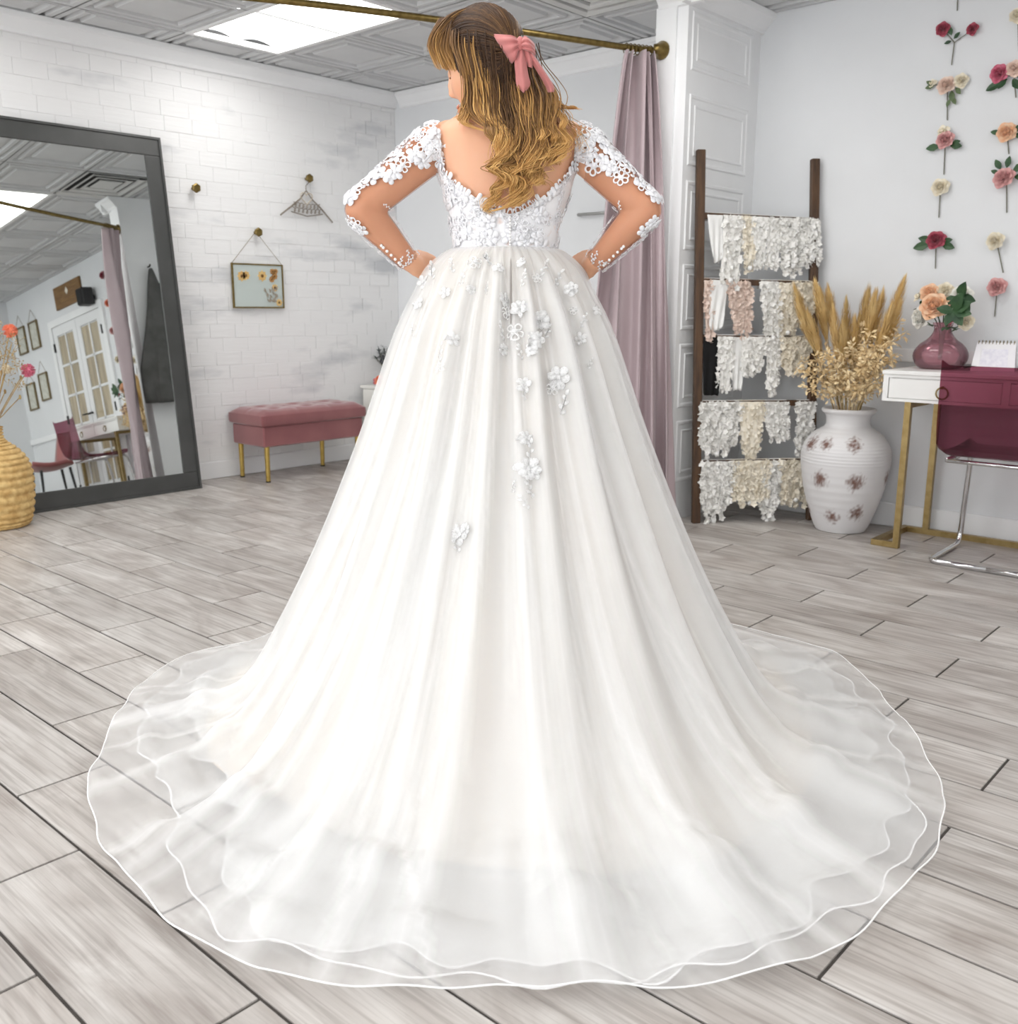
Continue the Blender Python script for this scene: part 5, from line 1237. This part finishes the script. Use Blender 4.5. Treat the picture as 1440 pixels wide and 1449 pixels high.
def gather_at(th, s):
    c = 0.
    for (ra, rw, rh, st_, bd) in RIDGE:
        dd = ((th-(ra+bd*max(0, s-st_)*1.3)+180) % 360-180); c += .75*math.exp(-(dd/(rw*.3))**2)*min(1, max(0, (s-.1)/.3))
    for (ra, rw, s0, s1, bd, am) in GLINE:
        if s < s0 or s > s1: continue
        dd = ((th-(ra+bd*(s-s0)+3*math.sin(7*s+ra))+180) % 360-180); c += am*math.exp(-(dd/rw)**2)*min(1, (s-s0)/.12)*min(1, (s1-s)/.1+.15)
    return min(1, c)
def skirt_pt(th, s, hemk=1.0, lift=0., fold=1.0, seed=0., wav=0., wseed=0.):
    """th azimuth in degrees (-90 toward the camera), s 0 waist .. 1 hem"""
    a = R(th); i = s*(NS-1); k = min(int(i), NS-2); f_ = i-k
    S = SP[k]*(1-f_)+SP[k+1]*f_; B_ = BP_[k]*(1-f_)+BP_[k+1]*f_; F_ = FP[k]*(1-f_)+FP[k+1]*f_
    sn = math.sin(a); w = sn*sn
    Q = S*(1-w)+(B_ if sn < 0 else F_)*w
    r_, z = float(Q[0]), float(Q[1])
    tw = (th+180) % 360-180
    hr = float(np.interp(tw, HA_, HR_))*(hemk if not hasattr(hemk, '__len__') else float(np.interp(tw, hemk[0], hemk[1])))*(1+wav*(.5*math.sin(9*a+wseed)+.35*math.sin(23*a+2*wseed)+.25*math.sin(41*a+wseed)))
    rend = 1.0*(1-w)+(1.12 if sn < 0 else .86)*w
    kk = max(0., (r_-.5*rend)/(rend*.5)); r_ = r_+(hr-rend)*kk**1.2
    g = 0.
    for (ra, rw, rh, st_, bd) in RIDGE:
        c_ = ra+bd*max(0, s-st_)*1.3; dd = ((th-c_+180) % 360-180)
        amp = rh*min(1, max(0, (s-.06)/st_))*(1 if s < .78 else 1-.55*(s-.78)/.22)
        g += amp*(math.exp(-(dd/rw)**2)-.4*math.exp(-((dd-1.9*rw)/(rw*1.3))**2))
    fine = .0055*math.sin(46*a+seed)*math.exp(-s*3.)+.010*math.sin(17*a+1.3+seed)*s*(1-s)*1.6+.006*math.sin(29*a+seed*2)*s
    up_ = max(0., g+fine)*fold; flat = min(1, max(0, (s-.62)/.2))
    r_ += (g+fine)*fold*(1-flat)*(.8)
    z += up_*flat*.9*(1-max(0, (s-.93)/.07)*.6)+lift*min(1, s*3)
    if s > .7: z += max(0, (.010*math.sin(5*r_*9+a*7+seed)+.008*math.sin(a*19-r_*23+seed)))*fold*min(1, (s-.7)/.1)*(1-.7*max(0, (s-.93)/.07))
    z = max(z, .004+lift*.5)
    return Vector((r_*math.cos(a)-.012*(1-s), r_*math.sin(a)+.004*(1-s), z))
def skirt_layer(name, mat, hemk, smax=1.0, lift=0., fold=1., seed=0., wav=0., na=420, ns=110, off=0., hem_r=.0014, hemmat=None):
    P = []
    for i in range(ns+1):
        s = smax*(i/ns)
        P.append([skirt_pt(-270+360*j/na, s, hemk, lift, fold, 0., wav*(max(0, s-.6)/.4), seed)+Vector((math.cos(R(-270+360*j/na)), math.sin(R(-270+360*j/na)), 0))*off for j in range(na)])
    o = MB().grid(P, cv=True).build(name, mat, dress, True)
    if hemmat:
        at = o.data.attributes.new('gather', 'FLOAT', 'POINT'); at.data.foreach_set('value', [gather_at(-270+360*j/na+seed*3, smax*(i/ns)) for i in range(ns+1) for j in range(na)])
    if hemmat: MB().tube(P[-1], hem_r, 5, closed=True).build('hem_edge', hemmat, dress, True)
    return o, P
HEMW = mt('hem cord white', srgb(252, 252, 252), rough=.7)
HK = (-180, -160, -148, -135, -115, -90, -60, -30, 0, 90, 180)
skirt_layer('skirt_lining', LINE, (HK, (.80, .78, .74, .68, .66, .70, .74, .76, .78, .9, .80)), 1.0, 0., .9, 0., .012, 300, 90, -.010)
skirt_layer('tulle_layer', NETM, (HK, (.86, .78, .73, .78, .91, .955, .93, .91, .90, .92, .86)), 1.0, .006, 1., .8, .045, 360, 110, -.003, .0021, HEMW)
skirt_layer('tulle_layer', NETW, (HK, (.95, .90, .86, .88, .96, .98, .965, .955, .95, .95, .95)), 1.0, .012, 1., 2.1, .028, 360, 110, .001, .0019, HEMW)
_, SKP = skirt_layer('tulle_layer', NETW, 1.0, 1.0, .018, 1., 0., .008, 420, 120, .005, .0016, HEMW)
skv = [q for row in SKP for q in row]; na_ = 420
sbvh = BVHTree.FromPolygons([tuple(q) for q in skv], [(i*na_+j, (i+1)*na_+j, (i+1)*na_+(j+1) % na_, i*na_+(j+1) % na_) for i in range(len(SKP)-1) for j in range(na_)])
# --- bodice
def neck_z(a):                              # back neckline is a wide U, front a shallow sweetheart
    s = math.sin(a)
    if s < 0:
        x = math.cos(a); u = abs(x)
        return 1.243+.015*abs(math.sin(2*a))*(u < .5)+.118*u**2.1+.022*max(0, u-.9)*10*.0
    return 1.36-.03*math.sin(a)**2+.02*abs(math.cos(3*a))*.3
na = 180; P = []
for i in range(27):
    t = i/26; row = []
    for j in range(na):
        a = 2*PI*j/na; z = lerp(1.160, neck_z(a), t); row.append(torso_pt(a, z, .006))
    P.append(row)
BODM = bpy.data.materials.new('bodice lace'); BODM.use_nodes = True; N = BODM.node_tree.nodes; L = BODM.node_tree.links; b = N['Principled BSDF']
tc = N.new('ShaderNodeTexCoord'); vo = N.new('ShaderNodeTexVoronoi'); vo.inputs['Scale'].default_value = 46; vo.feature = 'DISTANCE_TO_EDGE'; nz = N.new('ShaderNodeTexNoise'); nz.inputs['Scale'].default_value = 22
L.new(tc.outputs['Object'], vo.inputs['Vector']); L.new(tc.outputs['Object'], nz.inputs['Vector'])
mm_ = N.new('ShaderNodeMath'); mm_.operation = 'MULTIPLY'; L.new(vo.outputs['Distance'], mm_.inputs[0]); L.new(nz.outputs['Fac'], mm_.inputs[1])
rp = N.new('ShaderNodeValToRGB'); e = rp.color_ramp.elements; e[0].position = .10; e[0].color = srgb(246, 246, 248); e[1].position = .22; e[1].color = srgb(232, 214, 206); L.new(mm_.outputs[0], rp.inputs['Fac']); L.new(rp.outputs[0], b.inputs['Base Color']); b.inputs['Roughness'].default_value = .75
bod = MB().grid(P, cv=True).build('bodice', BODM, dress, True); solid(bod, .002)
bodv = [q for row in P for q in row]; bbvh = BVHTree.FromPolygons([tuple(q) for q in bodv], [(i*na+j, i*na+(j+1) % na, (i+1)*na+(j+1) % na, (i+1)*na+j) for i in range(26) for j in range(na)])
MB().tube([torso_pt(2*PI*j/na, 1.166, .009) for j in range(na)], .004, 6, closed=True).build('waist_seam', APP, dress, True)
# --- sleeves: sheer nude net over the arms
SLV = tulle('nude sleeve net', srgb(206, 152, 122), .30, 0, 1, .3)
SLEEVE = {}
for s in (-1, 1):
    sh, el, wr = ARM[s]
    c = catmull([list(sh.lerp(el, .02))+[.0545], list(sh.lerp(el, .3))+[.0510], list(sh.lerp(el, .65))+[.0468], list(el+Vector((s*.006, -.004, 0)))+[.0445], list(el.lerp(wr, .28))+[.0418], list(el.lerp(wr, .65))+[.0345], list(wr)+[.0275]], 60)
    mb = MB().tube([tuple(q[:3]) for q in c], [float(q[3]) for q in c], 30, caps=False)
    keep = []
    for p_ in bme.polygons:
        q = p_.center
        if q.x*s < .15: continue
        def sg(a_, b_):
            d_ = b_-a_; t_ = (q-a_).dot(d_)/d_.length_squared; return t_, (q-(a_+d_*min(1, max(0, t_)))).length
        t1, d1 = sg(sh, el); t2, d2 = sg(el, wr)
        if d2 < d1 and t1 > .7: ok = t2 < .99 and d2 < .06
        else: ok = d1 < .062 and t1 > .04 and (t1 > .35 or q.x*s > .174)
        if ok: keep.append(p_)
    ids = {}; sv = []; sf = []
    for p_ in keep:
        f_ = []
        for vi in p_.vertices:
            if vi not in ids: ids[vi] = len(sv); v_ = bme.vertices[vi]; sv.append(tuple(v_.co+v_.normal*.0026))
            f_.append(ids[vi])
        sf.append(tuple(f_))
    mb = MB(); mb.v = sv; mb.f = sf
    o = mb.build('sleeve', SLV, dress, True)
    SLEEVE[s] = (BVHTree.FromPolygons(mb.v, mb.f), c)
# --- lace flowers laid on the cloth
def rnd_flower(rr, kind):
    """flat motif in the unit disc: list of closed outlines (fans)"""
    shapes = []
    if kind == 0:
        n = rr.choice((5, 5, 6)); a0 = rr.uniform(0, 6)
        for k in range(n):
            a = a0+2*PI*k/n; L_ = rr.uniform(.85, 1.05); w = .33
            o = [(L_*(.12+.44*(1-math.cos(t))), w*math.sin(t)*(1+.25*math.cos(t+PI))) for t in np.linspace(0, 2*PI, 13)[:-1]]
            shapes.append([(x*math.cos(a)-y*math.sin(a), x*math.sin(a)+y*math.cos(a)) for x, y in o])
        shapes.append([(.2*math.cos(t), .2*math.sin(t)) for t in np.linspace(0, 2*PI, 9)[:-1]])
    else:                                   # leafy sprig
        for k in range(5):
            yb = -.9+k*.42; sg = -1 if k % 2 else 1; a = sg*.75 if k < 4 else 0
            o = [(.16*math.sin(t)*(1.0), .26*(1-math.cos(t))) for t in np.linspace(0, 2*PI, 11)[:-1]]
            shapes.append([(x*math.cos(a)+y*math.sin(a), yb-x*math.sin(a)+y*math.cos(a)) for x, y in o])
        shapes.append([(-.025, -1), (.025, -1), (.02, .9), (-.02, .9)])
    return shapes
def applique(tree, p, r_, rr, kind=0, ang=None, lift=.0022, nm='lace_flower', tdir=None):
    hit = tree.find_nearest(p)
    if hit[0] is None: return
    p0, n0 = hit[0], hit[1]
    if tree is sbvh or True:
        if n0.dot(Vector((p0.x, p0.y, 0))-(Vector((0, 0, 0)))) < 0 and tree in (sbvh, bbvh): n0 = -n0
    t1 = (tdir or Vector((0, 0, 1))); t1 = t1-n0*t1.dot(n0)
    t1 = t1.normalized() if t1.length > 1e-4 else n0.orthogonal().normalized(); t2 = t1.cross(n0)
    a = rr.uniform(0, 2*PI) if ang is None else ang; ca, sa = math.cos(a), math.sin(a)
    mb = MB(); open_ = rr.random() < .45; sh_ = rnd_flower(rr, kind); nsh = len(sh_)
    for q, shp in enumerate(sh_):
        cx = sum(x for x, y in shp)/len(shp); cy = sum(y for x, y in shp)/len(shp); vs = []
        for (x, y) in [(cx, cy)]+shp:
            X, Y = (x*ca-y*sa)*r_, (x*sa+y*ca)*r_
            h = tree.find_nearest(p0+t2*X+t1*Y)
            if tree is sbvh:
                h2 = tree.ray_cast(p0+t2*X+t1*Y+n0*.05, -n0, .1)
                if h2[0] is not None: h = h2
            flat_ = p0+t2*X+t1*Y
            if (h[0]-flat_).length > .6*r_: h = (flat_, n0)
            nn = h[1]
            if nn.dot(n0) < 0: nn = -nn
            vs.append(h[0]+nn*(lift+.0007*q+.0012*(math.hypot(x-cx, y-cy) > .1)))
        m_ = len(shp)
        if open_ and kind == 0 and q < nsh-1:      # corded petal: only its outline is solid
            inn_ = [vs[0].lerp(v_, .58) for v_ in vs[1:]]; mb.add(vs[1:]+inn_, [(k, (k+1) % m_, m_+(k+1) % m_, m_+k) for k in range(m_)])
        else: mb.add(vs, [(0, k, k % m_+1) for k in range(1, m_+1)])
    o = mb.build(nm, APP if tree is not sbvh else APS, dress, True); solid(o, .0007)
    return o
ar = random.Random(77)
for s in (-1, 1):
    tree, c = SLEEVE[s]
    def arm_at(t, out, tow):                # t along arm; out: away from the torso, tow: toward the camera
        q = c[int(max(0, min(1, t))*59)]; return Vector(q[:3])+(Vector((s*.8, 0, .55 if t < .55 else -.75)).normalized()*out+Vector((0, -1, 0))*tow)*float(q[3])
    for t in np.linspace(.0, .50, 12):      # upper arm: dense on the outer half
        for (o1, w1) in ((1.1, .25), (.75, .8), (.15, 1.1), (-.35, 1.05), (.7, -.8)):
            if (o1 < .3 and t > .36) or (o1 < 0 and t > .2): continue
            applique(tree, arm_at(t+ar.uniform(-.015, .015), o1, w1), ar.uniform(.017, .025), ar, 0 if ar.random() < .72 else 1)
    for t in np.linspace(.52, .99, 12):     # forearm: along the outer edge, and small leaves on the inner edge
        applique(tree, arm_at(t, 1.1, .35), ar.uniform(.010, .017)*(1.2 if t < .65 else .85), ar, 0 if ar.random() < .5 else 1)
        if t < .68: applique(tree, arm_at(t, .75, .75), ar.uniform(.012, .018), ar, 0 if ar.random() < .6 else 1)
        if t > .6: applique(tree, arm_at(t, -1.05, .25), ar.uniform(.008, .012), ar, 1)
    for t in (.95, 1.0):
        for (o1, w1) in ((.4, 1), (-.3, 1), (0, -1), (.8, -.4)): applique(tree, arm_at(t, o1, w1), .011, ar, 1)
    for k in range(7):                      # pearl buttons at the wrist
        q = arm_at(.80+.03*k, .62, .85); h = tree.find_nearest(q); MB().sph(tuple(h[0]+h[1]*.002), .0036, 8, 6).build('pearl_button', HEMW, dress, True)
    # off-shoulder edge of lace from the sleeve top down to the neckline
    for t in np.linspace(0, 1, 9):
        a = R(-8-14*t) if s > 0 else R(-172+14*t)
        z = lerp(1.425, neck_z(a)+.004, t); p = torso_pt(a, z, .004); hit = bvh.find_nearest(p)
        applique(bvh, hit[0], ar.uniform(.017, .022), ar, 0 if ar.random() < .7 else 1, lift=.006)
# bodice flowers: rim of the neckline, then scattered
for k in range(27):
    a = R(-172+164*k/26); applique(bbvh, torso_pt(a, neck_z(a)+.002, .006), ar.uniform(.013, .019), ar, 0, lift=.0024)
for k in range(64):
    a = R(ar.uniform(-185, 5)); z = lerp(1.172, neck_z(a)-.01, ar.random()); applique(bbvh, torso_pt(a, z, .006), ar.uniform(.014, .022), ar, 0 if ar.random() < .65 else 1, lift=.0026)
for k in range(16):
    a = R(10+160*k/15); applique(bbvh, torso_pt(a, lerp(1.2, neck_z(a), ar.random()), .006), .02, ar, 0)
# skirt flowers
def skirt_hit(px_, py_):
    o_ = Vector((0, -DB, HC)); p = loc(px_, py_, 0.); d = (p-o_).normalized(); h = sbvh.ray_cast(o_, d, 9.); return h[0]
for (px_, py_, r_, kd, an) in ((612, 385, .022, 1, .3), (600, 400, .018, 0, None), (640, 378, .018, 1, .2), (655, 395, .02, 1, .2), (630, 415, .016, 0, None), (592, 430, .016, 0, None), (625, 500, .022, 1, .35), (640, 480, .018, 0, None), (622, 520, .014, 0, None), (585, 470, .014, 1, .4),
        (672, 372, .018, 0, None), (690, 368, .016, 1, 0), (705, 380, .014, 0, None), (738, 372, .014, 0, None), (742, 395, .018, 1, 0), (712, 425, .02, 0, None), (735, 438, .024, 0, None), (716, 445, .018, 0, None), (708, 470, .02, 1, 0), (710, 495, .016, 0, None), (728, 470, .022, 0, None), (735, 500, .016, 1, 0),
        (765, 455, .026, 0, None), (758, 480, .022, 0, None), (752, 495, .018, 0, None), (775, 470, .016, 1, -.5), (742, 545, .020, 0, None), (740, 558, .016, 1, 0), (790, 535, .028, 0, None), (782, 550, .018, 0, None), (798, 572, .026, 1, -.35), (742, 620, .018, 0, None), (750, 640, .024, 1, -.2), (747, 664, .028, 0, None), (756, 668, .020, 0, None), (748, 692, .022, 1, .1), (742, 712, .016, 1, .3),
        (652, 757, .026, 0, None), (661, 750, .016, 0, None), (645, 772, .018, 1, .3), (790, 395, .018, 1, -.4), (808, 410, .018, 0, None), (770, 380, .018, 1, -.3), (822, 480, .016, 0, None), (825, 455, .016, 1, -.4), (812, 440, .012, 0, None), (835, 515, .012, 1, -.4), (845, 440, .014, 0, None), (728, 690, .012, 1, 0), (760, 395, .014, 0, None), (665, 410, .013, 0, None), (690, 410, .014, 1, .1)):
    h = skirt_hit(px_, py_)
    if h is not None: applique(sbvh, h, r_, ar, kd, an, lift=.0014, nm='skirt_flower')
# zip
zp = [torso_pt(R(-90), z, .0115) for z in np.linspace(1.238, 1.175, 8)]; MB().tube(zp, .0022, 6).build('zip', mt('zip grey', srgb(206, 204, 202), rough=.4), dress)
zs_ = []
for y in np.linspace(366, 458, 16):
    h = skirt_hit(722.5, y)
    if h is not None: zs_.append(h+Vector((0, -.004, 0)))
MB().tube(zs_, [.0012+.0014*math.sin(PI*i/(len(zs_)-1)) for i in range(len(zs_))], 6).build('zip_slit', mt('slit shadow grey', srgb(150, 144, 140), rough=.9), dress)
for k in range(10):
    p = torso_pt(R(-90), 1.236-.0068*k, .015); MB().sph(tuple(p), .0028, 8, 6).build('pearl_button', HEMW, dress, True)
